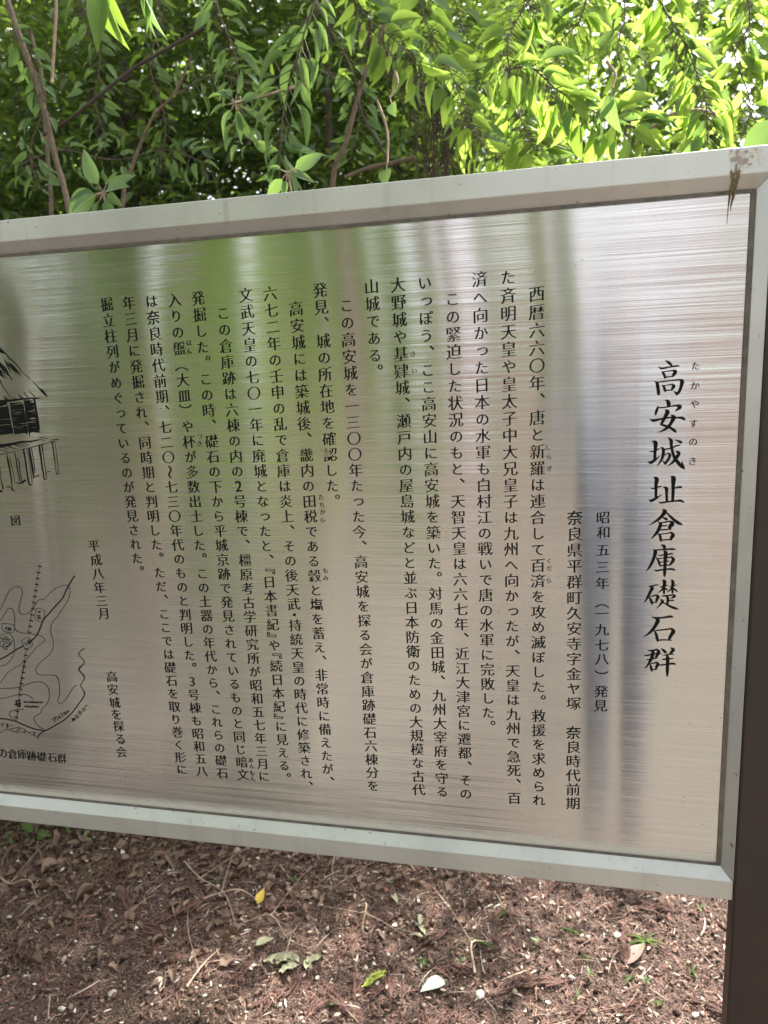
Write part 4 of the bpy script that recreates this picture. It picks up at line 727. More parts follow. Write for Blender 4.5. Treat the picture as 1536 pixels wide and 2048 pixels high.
def shrub(name, label, cat, base, centre, radii, n_twigs, per, L0, L1, asp, mat, bark, single=0, group=None, hang=.0, stems=3, shell=.35, single_tpl=None, tpl=None):
    base = np.array([base[0], base[1], float(gh(base[0], base[1]))]); c = np.array(centre); rad = np.array(radii)
    root = empty(name, tuple(base)); tag(root, label, cat, group)
    u = rand_dirs(n_twigs)*(RS.rand(n_twigs, 1)**shell)
    # clumps
    cl = c+rand_dirs(26)*(RS.rand(26, 1)**.4)*rad*.9
    tw = c+u*rad
    pull = cl[RS.randint(0, 26, n_twigs)]; mixf = RS.rand(n_twigs, 1)*.75
    tw = tw*(1-mixf)+(pull+RS.normal(size=(n_twigs, 3))*rad*.16)*mixf
    V, F = [], []
    for s in range(stems):
        tip = c+rand_dirs(1)[0]*rad*.55
        p = [base+np.array([random.uniform(-.05, .05), random.uniform(-.05, .05), -.05]), base+(tip-base)*.35+RS.normal(size=3)*.08, base+(tip-base)*.7+RS.normal(size=3)*.10, tip]
        tube(V, F, smooth_path(p, 4), .018*rad[2], .006, 6, .1)
        q = smooth_path(p, 6)
        for b in range(9):
            a = q[random.randint(8, len(q)-1)]; e = tw[random.randrange(n_twigs)]
            tube(V, F, smooth_path([a, (a+e)/2+RS.normal(size=3)*.05, e], 4), .006, .0015, 4)
    link_mesh('branch', mesh_np('branch', V, F), bark, root)
    out = (tw-c)/rad; TD = out*.8+rand_dirs(n_twigs)*.7+np.array([0, -.1, .2-hang]); TD /= np.linalg.norm(TD, axis=1, keepdims=True)
    TL = RS.uniform(.12, .28, n_twigs)*(L1/.06)**.5
    idx = np.repeat(np.arange(n_twigs), per); t = np.tile(np.linspace(.1, 1, per), n_twigs)
    P = tw[idx]+TD[idx]*(t*TL[idx])[:, None]
    side = np.tile(np.array([1 if i % 2 else -1 for i in range(per)]), n_twigs)[:, None]
    sv = np.cross(TD[idx], np.array([0, 0, 1.])+RS.normal(size=(len(idx), 3))*.25); sv /= np.linalg.norm(sv, axis=1, keepdims=True)+1e-9
    D = TD[idx]*.6+sv*side*.8+RS.normal(size=(len(idx), 3))*.22+np.array([0, 0, -hang])
    N = np.array([0, 0, 1.])+RS.normal(size=(len(idx), 3))*.45
    L = RS.uniform(L0, L1, len(idx)); W = L*asp*RS.uniform(.85, 1.2, len(idx))
    keep = RS.rand(len(idx)) > .1; P, D, N, L, W = [a[keep] for a in (P, D, N, L, W)]
    if single:
        px, py, z = project(P); line = 437-.095*px
        vis = (z > 0) & (px > -40) & (px < 1576) & (py > -40) & (py < line)
        sc = np.where(vis, z/L, 1e9); o_ = np.argsort(sc)[:single]; o_ = o_[sc[o_] < 1e8]
        ms = [leaf_mesh(name+str(i), single_tpl or T_EVER6, mat, i/5., asp) for i in range(6)]
        for j in o_:
            leaf_obj(ms[j % 6], P[j], D[j], N[j], float(L[j]), root)
        msk = np.ones(len(P), bool); msk[o_] = False; P, D, N, L, W = [a[msk] for a in (P, D, N, L, W)]
    o = leaf_cloud('foliage', tpl or T_EVER, P, D, N, L, W, mat, root); tag(o, kind='stuff')
    # twig stems
    V, F = [], []
    for i in range(0, n_twigs, 2): tube(V, F, [tw[i]-TD[i]*.05, tw[i]+TD[i]*TL[i]], .0022, .001, 3, 0, False)
    o = link_mesh('twigs', mesh_np('twigs', V, F), bark, root); tag(o, kind='stuff')
    return root

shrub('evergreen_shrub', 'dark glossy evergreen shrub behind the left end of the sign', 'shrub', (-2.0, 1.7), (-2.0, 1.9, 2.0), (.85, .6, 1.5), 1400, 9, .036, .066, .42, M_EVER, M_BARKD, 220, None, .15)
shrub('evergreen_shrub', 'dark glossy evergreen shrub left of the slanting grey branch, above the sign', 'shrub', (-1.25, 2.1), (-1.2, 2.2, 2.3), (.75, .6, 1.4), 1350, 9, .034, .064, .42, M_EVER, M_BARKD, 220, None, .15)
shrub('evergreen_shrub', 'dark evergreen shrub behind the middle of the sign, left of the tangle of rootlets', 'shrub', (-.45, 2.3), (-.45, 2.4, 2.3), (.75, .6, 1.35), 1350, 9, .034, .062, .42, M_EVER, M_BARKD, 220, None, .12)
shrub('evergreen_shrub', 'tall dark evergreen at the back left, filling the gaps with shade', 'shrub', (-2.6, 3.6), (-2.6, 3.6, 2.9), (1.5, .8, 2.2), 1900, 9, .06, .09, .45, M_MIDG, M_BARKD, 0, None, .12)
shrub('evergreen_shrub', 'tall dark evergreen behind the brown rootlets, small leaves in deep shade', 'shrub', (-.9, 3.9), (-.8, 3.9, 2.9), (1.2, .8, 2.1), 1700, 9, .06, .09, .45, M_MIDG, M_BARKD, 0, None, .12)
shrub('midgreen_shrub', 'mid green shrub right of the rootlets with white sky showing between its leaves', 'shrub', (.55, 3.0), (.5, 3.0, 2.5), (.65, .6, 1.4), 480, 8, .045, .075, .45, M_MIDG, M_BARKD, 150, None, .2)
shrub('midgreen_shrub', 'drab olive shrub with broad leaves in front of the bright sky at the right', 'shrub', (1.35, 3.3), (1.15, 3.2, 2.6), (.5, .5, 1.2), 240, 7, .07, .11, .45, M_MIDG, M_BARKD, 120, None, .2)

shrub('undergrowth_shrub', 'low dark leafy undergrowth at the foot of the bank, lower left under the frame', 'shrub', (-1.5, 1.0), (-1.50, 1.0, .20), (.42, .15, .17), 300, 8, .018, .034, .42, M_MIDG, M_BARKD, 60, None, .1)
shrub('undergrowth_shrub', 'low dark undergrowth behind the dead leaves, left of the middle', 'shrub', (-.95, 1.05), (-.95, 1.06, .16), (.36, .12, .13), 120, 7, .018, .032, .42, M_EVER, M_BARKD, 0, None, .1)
shrub('undergrowth_shrub', 'dense dark undergrowth hidden behind the left part of the sign, added to shade the ground', 'shrub', (-1.35, 1.35), (-1.40, 1.42, .85), (.95, .33, .78), 1700, 8, .026, .045, .45, M_EVER, M_BARKD, 0, None, .1)  # out of sight behind the board; added to keep sky and sun off the ground
shrub('undergrowth_shrub', 'sparse dark undergrowth hidden behind the middle of the sign, added to shade the ground', 'shrub', (-.35, 1.45), (-.40, 1.55, .75), (.55, .28, .62), 800, 8, .026, .045, .45, M_EVER, M_BARKD, 0, None, .1)  # likewise added out of sight to darken the ground in front
def far_tree(label, x, y, h, r, n, mat, L=.11):
    root = empty('broadleaf_tree', (x, y, float(gh(x, y)))); tag(root, label, 'tree')
    z0 = root.location.z; V, F = [], []
    top = np.array([x+.3, y, z0+h]); b = np.array([x, y, z0-.1])
    tube(V, F, smooth_path([b, (b+top)/2+np.array([.15, 0, 0]), top], 6), .13, .04, 9, .08)
    for k in range(14):
        t = random.uniform(.3, .95); a = b+(top-b)*t; e = a+np.array([random.uniform(-1, 1)*r, random.uniform(-1, 1)*r, random.uniform(.1, .9)*r])
        tube(V, F, smooth_path([a, (a+e)/2+np.array([0, 0, .2]), e], 4), .04, .008, 5)
    link_mesh('trunk', mesh_np('trunk', V, F), M_BARKD, root)
    cl = np.array([x, y, z0+h*.62])+rand_dirs(46)*(RS.rand(46, 1)**.5)*np.array([r, r, h*.42])
    P = cl[RS.randint(0, 46, n)]+RS.normal(size=(n, 3))*r*.20
    D = rand_dirs(n, (0, 0, -.5)); N = rand_dirs(n, (0, 0, 1.4)); Ls = RS.uniform(L*.7, L*1.2, n)
    o = leaf_cloud('crown', T_OVs, P, D, N, Ls, Ls*.5, mat, root); tag(o, kind='stuff')
far_tree('sunlit broadleaf tree far behind the sign, seen at the upper middle', -.2, 8.0, 6.0, 1.7, 7500, M_FAR)
far_tree('bright sunlit tree beyond the right end of the sign', 2.6, 7.5, 5.0, 1.5, 2300, M_FAR)
far_tree('shaded tree far behind the left end of the sign', -5.0, 7.5, 6.5, 2.2, 8000, M_MIDG)
far_tree('tree far behind the evergreens left of centre', -2.6, 9.0, 7.0, 2.0, 7500, M_MIDG)

# ---- stems, saplings
def stem(key, label, cat, mat, taper=.5, name='sapling_stem'):
    pts, w = STEMS[key]; V, F = [], []
    r = w*.5*.00115*1.02*(1+.35*(pts[0][1]-.7))
    tube(V, F, smooth_path(pts, 5), r*taper if len(pts) > 6 else r, r, 7, .10)
    o = link_mesh(name, mesh_np(name, V, F), mat); tag(o, label, cat); return o
stem('s1', 'long brown bare stem leaning down from the upper left corner behind the sign', 'branch', M_BARK, .8)
stem('s2', 'thin upright pale brown stem beside the leaning stem at far left', 'branch', M_BARK, .8)
stem('s3', 'thin bent brown stem rising behind the frame, right of the pale leaf cluster', 'branch', M_BARK)
stem('s4', 'dark branch rising to the right through the evergreen leaves at upper left', 'branch', M_BARKD, .7, 'branch')
stem('s5', 'short pale dead stalk hanging near the upper left corner', 'branch', M_TWIG, 1, 'branch')
stem('s6', 'pale brown sapling stem slanting up behind the middle of the frame', 'branch', M_BARK)
stem('s7', 'low brown branch running sideways just above the frame, left of the hanging rootlets', 'branch', M_BARK, 1, 'branch')
stem('s8', 'dim slender trunk deep behind the vines at the upper middle', 'tree trunk', M_BARKD, 1, 'tree_trunk')
stem('s9', 'slender dark twig slanting down to the frame left of the rootlets', 'branch', M_BARKD, 1, 'branch')
stem('s10', 'grey twig running sideways through the bright leaves at the right', 'branch', M_TWIG, 1, 'branch')

V, F = [], []
rope = smooth_path(TANGLE['rope'], 6)
for k in range(16):
    off = RS.normal(size=3)*.010; i0 = random.randint(0, 12)
    tube(V, F, [p+off+RS.normal(size=3)*.004 for p in rope[i0:]], .0012, .002, 4, .2)
for k in range(60):      # short whiskers
    p = rope[random.randint(10, len(rope)-1)]; d = RS.normal(size=3)*.03+np.array([0, 0, -.02])
    tube(V, F, [p, p+d*.6+RS.normal(size=3)*.006, p+d], .0012, .0006, 3)
for a, b in TANGLE['strands']:
    for k in range(3):
        a2 = np.array(a)+RS.normal(size=3)*.012; b2 = np.array(b)+RS.normal(size=3)*.014
        m_ = (a2+b2)/2+RS.normal(size=3)*.008
        tube(V, F, smooth_path([a2, (a2+m_)/2+RS.normal(size=3)*.004, m_, b2], 3), .0013, .0010, 4, .2)
o = link_mesh('dead_rootlets', mesh_np('dead_rootlets', V, F), M_ROOT)
tag(o, 'brown rope of dead rootlets with a fringe hanging down to the frame', 'dead roots')

# ---- hanging vines with big leaves, every leaf its own part
def vine(key, label, n, L0, L1, asp, mat, tpls, droop=.9, seed=1, pts=None, r=.0022, spread=.4, cat='vine'):
    rr = random.Random(seed); P = smooth_path(pts or VINES[key], 8)
    root = empty('hanging_vine' if cat == 'vine' else 'leafy_sprig', tuple(P[0])); tag(root, label, cat)
    V, F = [], []; tube(V, F, P, r, r*.5, 5, .1)
    if cat == 'vine': n = int(n*2.5); L0 *= .45; L1 *= .68; droop *= .55; spread *= 1.5
    for i in range(n):
        t = (i+.5+rr.uniform(-.3, .3))/n; f = t*(len(P)-1); k = int(min(f, len(P)-2)); p = P[k]+(P[k+1]-P[k])*(f-k)
        tg = P[k+1]-P[k]; tg = tg/np.linalg.norm(tg)
        sd = np.cross(tg, np.array([0, -1., 0.])); sd /= np.linalg.norm(sd)+1e-9
        side = 1 if i % 2 else -1
        d = sd*side*spread*rr.uniform(.5, 1.4)+tg*.25+np.array([0, rr.uniform(-.5, .25), -droop*rr.uniform(.6, 1.3)]); d /= np.linalg.norm(d)
        L = rr.uniform(L0, L1); q = p+d*rr.uniform(.008, .045 if cat == 'vine' else .012)
        tube(V, F, [p, q], r*.6, r*.5, 3, 0, False)
        nrm = np.array([rr.uniform(-1.6, 1.6), -1.+rr.uniform(-.3, .9), rr.uniform(-.2, 1.1)])
        ti = rr.randrange(len(tpls)); tn = rr.randrange(4)
        mm = (M_VINEC if rr.random() < .22 else M_MIDG if rr.random() < .15 else mat) if mat is M_VINE else mat
        me = leaf_mesh(('v', ti, asp), tpls[ti], mm, tn/3., asp)
        leaf_obj(me, q, d, nrm, L, root, wide=rr.uniform(.7, 1.25))
    link_mesh('stem', mesh_np('stem', V, F), M_VSTEM, root)
    return root
OV = [T_OV, T_OV2, T_OV, leaf_tpl(7, 'elliptic', .2, .35)]; LN = [T_LAN, T_LAN2]
vine('vine_a', 'vine arching down to the right with yellow-green backlit leaves, ending above the frame', 30, .075, .125, .36, M_VINE, OV, .9, 1)
vine('vine_b', 'vine hanging straight down near the upper right with long folded leaves', 24, .07, .12, .34, M_VINE, OV, .9, 2)
vine('vine_c', 'vine of bright leaves hanging in front of the brown rootlets', 20, .06, .11, .45, M_VINE, OV, .7, 3)
vine('vine_d', 'dense curtain vine of backlit leaves just right of the rootlets', 34, .06, .11, .38, M_VINE, OV, .9, 4, spread=.6)
vine('vine_e', 'short vine of bright leaves beside the top of the rootlet rope', 18, .07, .12, .42, M_VINE, OV, .7, 5)
vine('vine_f', 'thin vine with narrow drooping leaves left of the middle', 15, .07, .13, .24, M_VINEC, LN, .9, 6)
vine('vine_g', 'vine of backlit leaves hanging behind the arching vine', 30, .06, .11, .40, M_VINE, OV, .9, 7, spread=.7)
vine('vine_i', 'vine with small bright leaves slanting behind the fringe of rootlets', 22, .045, .09, .42, M_VINE, OV, .8, 8, spread=.6)
def V3(px, py, y):
    """point of the place seen along a given direction at depth y (used once to lay out plants)"""
    d = c_r*(px-768)/FPX+c_d*(py-1024)/FPX+c_f; return CAM+d*((y-CAM[1])/d[1])
def vp(l): return [V3(*t) for t in l]
extra = [
 ('backlit vine at the top right corner, leaves against the white sky', [(1480, -60, 1.1), (1500, 40, 1.1), (1470, 110, 1.1), (1500, 200, 1.1), (1490, 270, 1.1)], 24, .07, .12, .42, M_VINE, OV, 11),
 ('thin backlit vine between the olive shrub and the long folded leaves', [(1240, -60, 1.3), (1250, 30, 1.3), (1235, 100, 1.3), (1260, 190, 1.3), (1250, 280, 1.3)], 16, .06, .10, .40, M_VINE, OV, 12),
 ('loose vine of yellow-green leaves above the arching vine', [(1000, -80, 1.4), (1060, 10, 1.4), (1150, 50, 1.4), (1230, 60, 1.4), (1300, 110, 1.4)], 24, .06, .10, .42, M_VINE, OV, 13),
 ('bright leafy vine hanging just above the frame right of the rootlets', [(990, -60, 1.5), (1000, 60, 1.5), (1020, 180, 1.5), (1040, 260, 1.5), (1030, 340, 1.5)], 28, .06, .10, .42, M_VINE, OV, 14),
 ('bright vine filling the top middle, left of the arching vine', [(880, -80, 1.3), (910, 0, 1.3), (930, 70, 1.3), (980, 120, 1.3), (960, 200, 1.3)], 24, .06, .11, .42, M_VINE, OV, 15),
 ('vine with rounded leaves at the upper middle behind the rope of rootlets', [(740, -80, 1.6), (760, 0, 1.6), (800, 60, 1.6), (870, 90, 1.6), (930, 140, 1.6)], 24, .055, .10, .45, M_VINE, OV, 16),
 ('vine with cool green leaves in the upper left, hanging over the evergreens', [(420, -60, .9), (440, 30, .9), (470, 110, .9), (480, 200, .9), (500, 290, .9)], 16, .055, .10, .34, M_VINEC, OV, 17),
 ('sparse vine of dull green leaves at the far left edge', [(20, 60, .9), (60, 120, .9), (90, 200, .9), (60, 300, .9), (80, 380, .9)], 14, .05, .09, .38, M_VINEC, OV, 18),
 ('vine with yellow-green leaves hanging low between the cool vine and the rootlets', [(600, -60, 1.4), (650, 40, 1.4), (700, 130, 1.4), (720, 220, 1.4), (700, 320, 1.4)], 20, .05, .09, .36, M_VINEC, OV, 19),
 ('curtain of bright leaves behind the long folded leaves at the right', [(1380, -60, 1.9), (1400, 50, 1.9), (1350, 120, 1.9), (1400, 210, 1.9), (1380, 300, 1.9)], 26, .07, .11, .45, M_VINE, OV, 20),
]
for lab, pts, n, a, b, asp, mt, tp, sd in extra:
    vine(None, lab, n, a, b, asp, mt, tp, .8, sd, pts=vp(pts), spread=.6)

for lab, pts, n, sd in (('slender cool green vine between the leaning stem and the dark branch', [(150, -60, 1.1), (170, 20, 1.1), (200, 110, 1.1), (190, 200, 1.1), (215, 290, 1.1)], 16, 31),
    ('slender vine with small leaves crossing the dark branch', [(300, -60, 1.2), (320, 40, 1.2), (300, 130, 1.2), (330, 240, 1.2), (320, 340, 1.2)], 16, 32),
    ('sideways vine of small leaves just above the frame at the left', [(40, 330, 1.2), (120, 300, 1.2), (230, 320, 1.2), (330, 300, 1.2), (420, 330, 1.2)], 18, 33),
    ('sideways vine of small cool leaves at mid height left of the middle', [(350, 190, 1.3), (430, 150, 1.3), (520, 170, 1.3), (600, 130, 1.3), (680, 160, 1.3)], 18, 34)):
    vine(None, lab, n, .05, .09, .36, M_VINEC if sd % 2 else M_MIDG, OV, .7, sd, pts=vp(pts), spread=.6)

def sprig(label, p, leaves, mat, tpl, asp, seed, up=(0, 0, 1), y=None, stem_to=None):
    """a rosette of leaves; leaves: list of (dx,dz,dy,len)"""
    root = empty('leafy_sprig', tuple(p)); tag(root, label, 'sprig'); rr = random.Random(seed)
    V, F = [], []
    if stem_to is not None: tube(V, F, smooth_path([p, (np.array(p)+stem_to)/2+np.array([.01, 0, 0]), stem_to], 4), .002, .003, 5)
    for dx, dz, dy, L in leaves:
        L *= rr.uniform(.6, 1.1); d = np.array([dx+rr.uniform(-.3, .3), dy+rr.uniform(-.35, .35), dz+rr.uniform(-.35, .15)]); d /= np.linalg.norm(d); q = np.array(p)+d*.015
        tube(V, F, [p, q], .0012, .001, 3, 0, False)
        me = leaf_mesh(('s', tpl[0].shape, asp, id(tpl)), tpl, mat, rr.randrange(4)/3., asp)
        leaf_obj(me, q, d, (rr.uniform(-1.1, 1.1), -1, .5+rr.uniform(-.7, .6)), L, root, wide=rr.uniform(.75, 1.25))
    link_mesh('stem', mesh_np('stem', V, F), M_TWIG, root)
p = V3(205, 385, .35)
sprig('cluster of pale green leaves standing just above the left part of the frame', p,
      [(-.9, .15, -.2, .085), (-.95, -.15, .1, .08), (.7, -.25, -.2, .07), (-.5, .75, .2, .07), (.15, 1, .2, .06), (.6, .5, .3, .075), (.9, .1, 0, .06), (-.6, -.45, -.3, .085), (.3, -.8, -.3, .06), (-.1, -.6, -.5, .07)], M_VINEC, T_OV, .42, 4, stem_to=p+np.array([.02, .05, -.35]))
p = V3(470, 205, .55)
sprig('star of narrow light green leaves above the frame left of the middle', p,
      [(-.9, .35, .1, .085), (-.8, -.3, -.1, .075), (.2, -1, -.2, .085), (.9, -.1, 0, .08), (.9, .3, .1, .07), (.5, -.8, .2, .075), (-.5, .9, .2, .06), (.3, .9, .3, .06), (-.6, -.9, .1, .07)], M_VINEC, T_LAN, .26, 5, stem_to=p+np.array([.12, .1, .05]))
p = V3(205, -45, .12)
sprig('bunch of long drooping blades hanging in from the top left', p,
      [(-.05, -1, -.1, .085), (.12, -1, -.15, .095), (-.3, -.9, .1, .07), (.02, -1, .2, .08)], M_MIDG, T_LAN, .34, 6, stem_to=p+np.array([0, 0, .2]))
p = V3(290, -50, .12)
sprig('pair of very narrow blades hanging near the top left beside the broader bunch', p,
      [(.10, -1, -.1, .085), (.22, -1, 0, .125), (.05, -1, .1, .07)], M_VINEC, T_LAN, .15, 7, stem_to=p+np.array([0, 0, .2]))
p = V3(780, 195, .6)
sprig('single rounded cool green leaf hanging below the rootlet rope', p, [(.0, -1, -.3, .045)], M_VINEC, T_OV, .75, 8, stem_to=p+np.array([.01, .01, .05]))
p = V3(775, 325, .55)
sprig('single rounded green leaf hanging onto the frame beside the low branch', p, [(.0, -1, -.3, .045)], M_VINEC, T_OV, .75, 9, stem_to=p+np.array([-.02, .02, .12]))
p = V3(1225, 175, .55)
sprig('folded blue-grey leaf with a long thin tip on the arching vine', p, [(-.35, -1, -.4, .055), (.1, -1, .2, .075)], M_VINEC, T_OV2, .5, 10, stem_to=p+np.array([-.01, .02, .05]))
p = V3(1560, 215, .35)
sprig('large ribbed yellow-green leaf touching the frame at the right edge', p, [(-.55, -.85, -.2, .125), (.5, -.7, .1, .12)], M_VINEC, T_OV, .42, 11, stem_to=p+np.array([.05, .02, .1]))
p = V3(575, 345, .4)
sprig('low green leaves touching the frame left of the middle', p, [(-.8, -.3, 0, .06), (.8, .0, 0, .05), (-.2, -.9, -.1, .055), (.5, .6, .2, .06), (-.6, .6, .1, .05)], M_VINEC, T_OV, .4, 12, stem_to=p+np.array([0, .06, -.3]))
# low green twigs at the foot of the bank, left
for q, (lab, pts) in enumerate([('dark green twig with oval leaves low behind the left end of the frame', [(-60, 1690, .95), (20, 1672, .93), (80, 1668, .9), (150, 1670, .88)]),
                  ('little evergreen shoot at the foot of the bank, lower left', [(40, 1800, .82), (45, 1740, .82), (60, 1700, .82), (70, 1660, .82)])]):
    vine(None, lab, 20, .030, .055, .42, M_MIDG, [T_OV], .1, 40+q, pts=vp(pts), r=.0015, spread=.8, cat='shoot')

# ------------------------------------------------------------------ forest floor
def gpt(x, y, dz=0.): return np.array([x, y, float(gh(x, y))+dz])
def in_view(n, x0=-1.65, x1=1.0, y0=.15, y1=1.12):
    return RS.uniform(x0, x1, n), RS.uniform(y0, y1, n)
PAL = np.array([(.028, .017, .014), (.06, .036, .028), (.11, .066, .052), (.18, .110, .088), (.22, .115, .09), (.30, .23, .18), (.45, .38, .32), (.62, .57, .50)])
def pick(n, w): w = np.array(w, float); return PAL[RS.choice(len(PAL), n, p=w/w.sum())]*RS.uniform(.75, 1.2, (n, 1))
n = 30000; x, y = in_view(n)
s = .0011+RS.exponential(.0014, n); s = np.clip(s, .0008, .010)
octa = np.array([(1, 0, 0), (-1, 0, 0), (0, 1, 0), (0, -1, 0), (0, 0, .8), (0, 0, -.8)], float)
of = np.array([(0, 2, 4), (2, 1, 4), (1, 3, 4), (3, 0, 4), (2, 0, 5), (1, 2, 5), (3, 1, 5), (0, 3, 5)])
Vc = octa[None]*s[:, None, None]*RS.uniform(.5, 1.4, (n, 6, 1)); a = RS.uniform(0, 6.28, n)
ca, sa = np.cos(a)[:, None], np.sin(a)[:, None]
Vc = np.stack([Vc[..., 0]*ca-Vc[..., 1]*sa, Vc[..., 0]*sa+Vc[..., 1]*ca, Vc[..., 2]], -1)+np.c_[x, y, gh(x, y)+s*.45][:, None]
colr = pick(n, (9, 8, 6, 4, 5, 4, 1.8, .6))
o = link_mesh('soil_crumbs', mesh_np('soil_crumbs', Vc.reshape(-1, 3), (of[None]+(np.arange(n)*6)[:, None, None]).reshape(-1, 3), attrs={'Col': np.repeat(colr, 6, 0)}, smooth=False), M_CRUMB)
tag(o, 'crumbly brown soil and grit covering the forest floor', 'soil', kind='stuff')
# shards, needles and fibres
def shards(name, n, L0, L1, W0, W1, w, label, cat, region=None, mat=None, lift=.002, tilt=.25, bend=.25):
    x, y = in_view(n) if region is None else region(n)
    L = RS.uniform(L0, L1, n); W = RS.uniform(W0, W1, n); a = RS.uniform(0, 2*math.pi, n)
    d = np.c_[np.cos(a), np.sin(a), RS.uniform(-tilt, tilt, n)]; sd = np.c_[-np.sin(a), np.cos(a), RS.uniform(-.5, .5, n)]
    base = np.c_[x, y, gh(x, y)+lift+RS.rand(n)*lift*2]
    b = RS.uniform(-bend, bend, n)
    rows = []
    for t, ww in ((-.5, .25), (-.18, 1.), (.18, 1.), (.5, .3)):
        c = base+d*(L*t)[:, None]+sd*(b*L*(.25-t*t))[:, None]; c[:, 2] += .12*L*(.25-t*t)*2
        rows += [c+sd*(W*ww*.5)[:, None], c-sd*(W*ww*.5)[:, None]]
    V = np.stack(rows, 1); k = 8; f = np.array([(0, 1, 3, 2), (2, 3, 5, 4), (4, 5, 7, 6)])
    colr = pick(n, w)
    o = link_mesh(name, mesh_np(name, V.reshape(-1, 3), (f[None]+(np.arange(n)*k)[:, None, None]).reshape(-1, 4), attrs={'Col': np.repeat(colr, k, 0)}), mat or M_DEBRIS)
    tag(o, label, cat, kind='stuff')
shards('bark_litter', 12000, .004, .024, .0010, .0042, (8, 7, 5, 5, 6, 5, 1.6, .5), 'short shreds of bark and needle fragments scattered over the soil', 'litter')
shards('needle_litter', 9000, .012, .045, .0006, .0015, (2, 4, 5, 6, 8, 3, .7, .1), 'thin dead needles and fibres strewn over the soil', 'litter', tilt=.3)
shards('twig_litter', 420, .025, .085, .0012, .0026, (0, 0, 1, 3, 3, 5, 2, 0), 'small dry twigs scattered over the soil', 'twig litter', tilt=.15, bend=.35, lift=.004)
shards('chip_litter', 900, .006, .016, .004, .010, (0, 1, 1, 2, 3, 4, 3, 1.6), 'pale chips and leaf scraps scattered over the soil', 'litter', tilt=.35, lift=.003)
def left(n):
    x = RS.uniform(-1.65, .1, n*3); y = RS.uniform(.25, 1.15, n*3); k = RS.rand(n*3) < np.clip((y-.35)*1.3-(x+.7)*.5, 0.03, 1); return x[k][:n], y[k][:n]
V0, F0, U0, T0 = [], [], [], []
for q in range(6):
    x, y = left(260); n = len(x); _r = np.random.RandomState(q)
    t6 = leaf_tpl(5, ['elliptic', 'ovate', 'lance'][q % 3], [.1, .3, .05, .2, .45, .15][q], [.1, .3, -.2, .15, .5, .05][q]); t6 = (t6[0]+_r.normal(size=t6[0].shape)*np.array([.06, .02, .05]), t6[1], t6[2])
    L_ = RS.uniform(.012, .05, n); P_ = np.c_[x, y, gh(x, y)+.004+RS.rand(n)*.008]
    S_, D_, N_ = frames(rand_dirs(n)*np.array([1, 1, .22]), rand_dirs(n, (0, 0, 2.2)))
    Vv = P_[:, None]+t6[0][None, :, :1]*(L_*RS.uniform(.3, .6, n))[:, None, None]*S_[:, None]+t6[0][None, :, 1:2]*L_[:, None, None]*D_[:, None]+t6[0][None, :, 2:]*L_[:, None, None]*N_[:, None]
    b0 = sum(len(v) for v in V0); k = len(t6[0]); V0.append(Vv.reshape(-1, 3)); F0.append((t6[1][None]+(np.arange(n)*k)[:, None, None]).reshape(-1, 4)+b0)
    U0.append(np.tile(t6[2], (n, 1))); T0.append(np.repeat(RS.rand(n), k))
o = link_mesh('dead_leaf_litter', mesh_np('dead_leaf_litter', np.concatenate(V0), np.concatenate(F0), uv=np.concatenate(U0), attrs={'tint': np.concatenate(T0)}), M_BRNL)
tag(o, 'curled brown dead leaves heaped below the left half of the sign', 'leaf litter', kind='stuff')

def cedar_mesh(seed, n=9, L=.14):
    rr = random.Random(seed); V, F = [], []
    main = [np.array([0, 0, .004])]; d = np.array([0, 1., 0])
    for i in range(8): d = d+np.array([rr.uniform(-.25, .25), 0, rr.uniform(-.05, .05)]); main.append(main[-1]+d/np.linalg.norm(d)*L/8)
    tube(V, F, main, .0022, .0008, 4)
    for i in range(1, 8):
        for s in (1, -1):
            if rr.random() < .1: continue
            p = main[i]; l = L*rr.uniform(.22, .5)*(1-.07*i); l *= rr.uniform(.6, 1.3); e = p+np.array([s*l*rr.uniform(.12, .42), l*.95, rr.uniform(-.003, .008)])
            mid = (p+e)/2+np.array([s*.004, -.002, .003]); q = smooth_path([p, mid, e], 3)
            tube(V, F, q, .0019, .0011, 4)
            for k in range(len(q)-1):
                for j in range(2):
                    a = q[k]+(q[k+1]-q[k])*j*.5; u = (q[k+1]-q[k]); u = u/np.linalg.norm(u)
                    for sg in (1, -1):
                        w = np.array([-u[1], u[0], 0])*sg
                        tube(V, F, [a, a+(u*.8+w*.55+np.array([0, 0, rr.uniform(-.2, .4)]))*.0075], .0011, .0003, 3, 0, False)
    return mesh_np('cedar_spray', V, F)
CM = [cedar_mesh(i, L=l) for i, l in ((1, .13), (2, .16), (3, .11))]
for c in CM: c.materials.append(M_CEDAR)
cv, cf = [], []; base_n = 0; RC = np.random.RandomState(77)
for k in range(76):
    src = CM[k % 3]; v = np.array([q.co[:] for q in src.vertices]); a = RC.uniform(0, 6.28); sc_ = RC.uniform(.45, 1.0)
    if k < 60: cx, cy = RC.uniform(-1.5, .15), RC.uniform(.25, 1.05)
    else: cx, cy = RC.uniform(-.2, .8), RC.uniform(.3, 1.0)
    R2 = np.array([[math.cos(a), -math.sin(a), 0], [math.sin(a), math.cos(a), 0], [0, 0, 1]]); v = (v*sc_)@R2.T
    v[:, 2] += gh(v[:, 0]+cx, v[:, 1]+cy)+.001; v[:, 0] += cx; v[:, 1] += cy
    cv.append(v); cf += [tuple(i+base_n for i in p.vertices) for p in src.polygons]; base_n += len(v)
o = link_mesh('cedar_litter', mesh_np('cedar_litter', np.concatenate(cv), cf), M_CEDAR); tag(o, 'rust-brown bits of dead cedar foliage matted into the soil', 'cedar litter', kind='stuff')
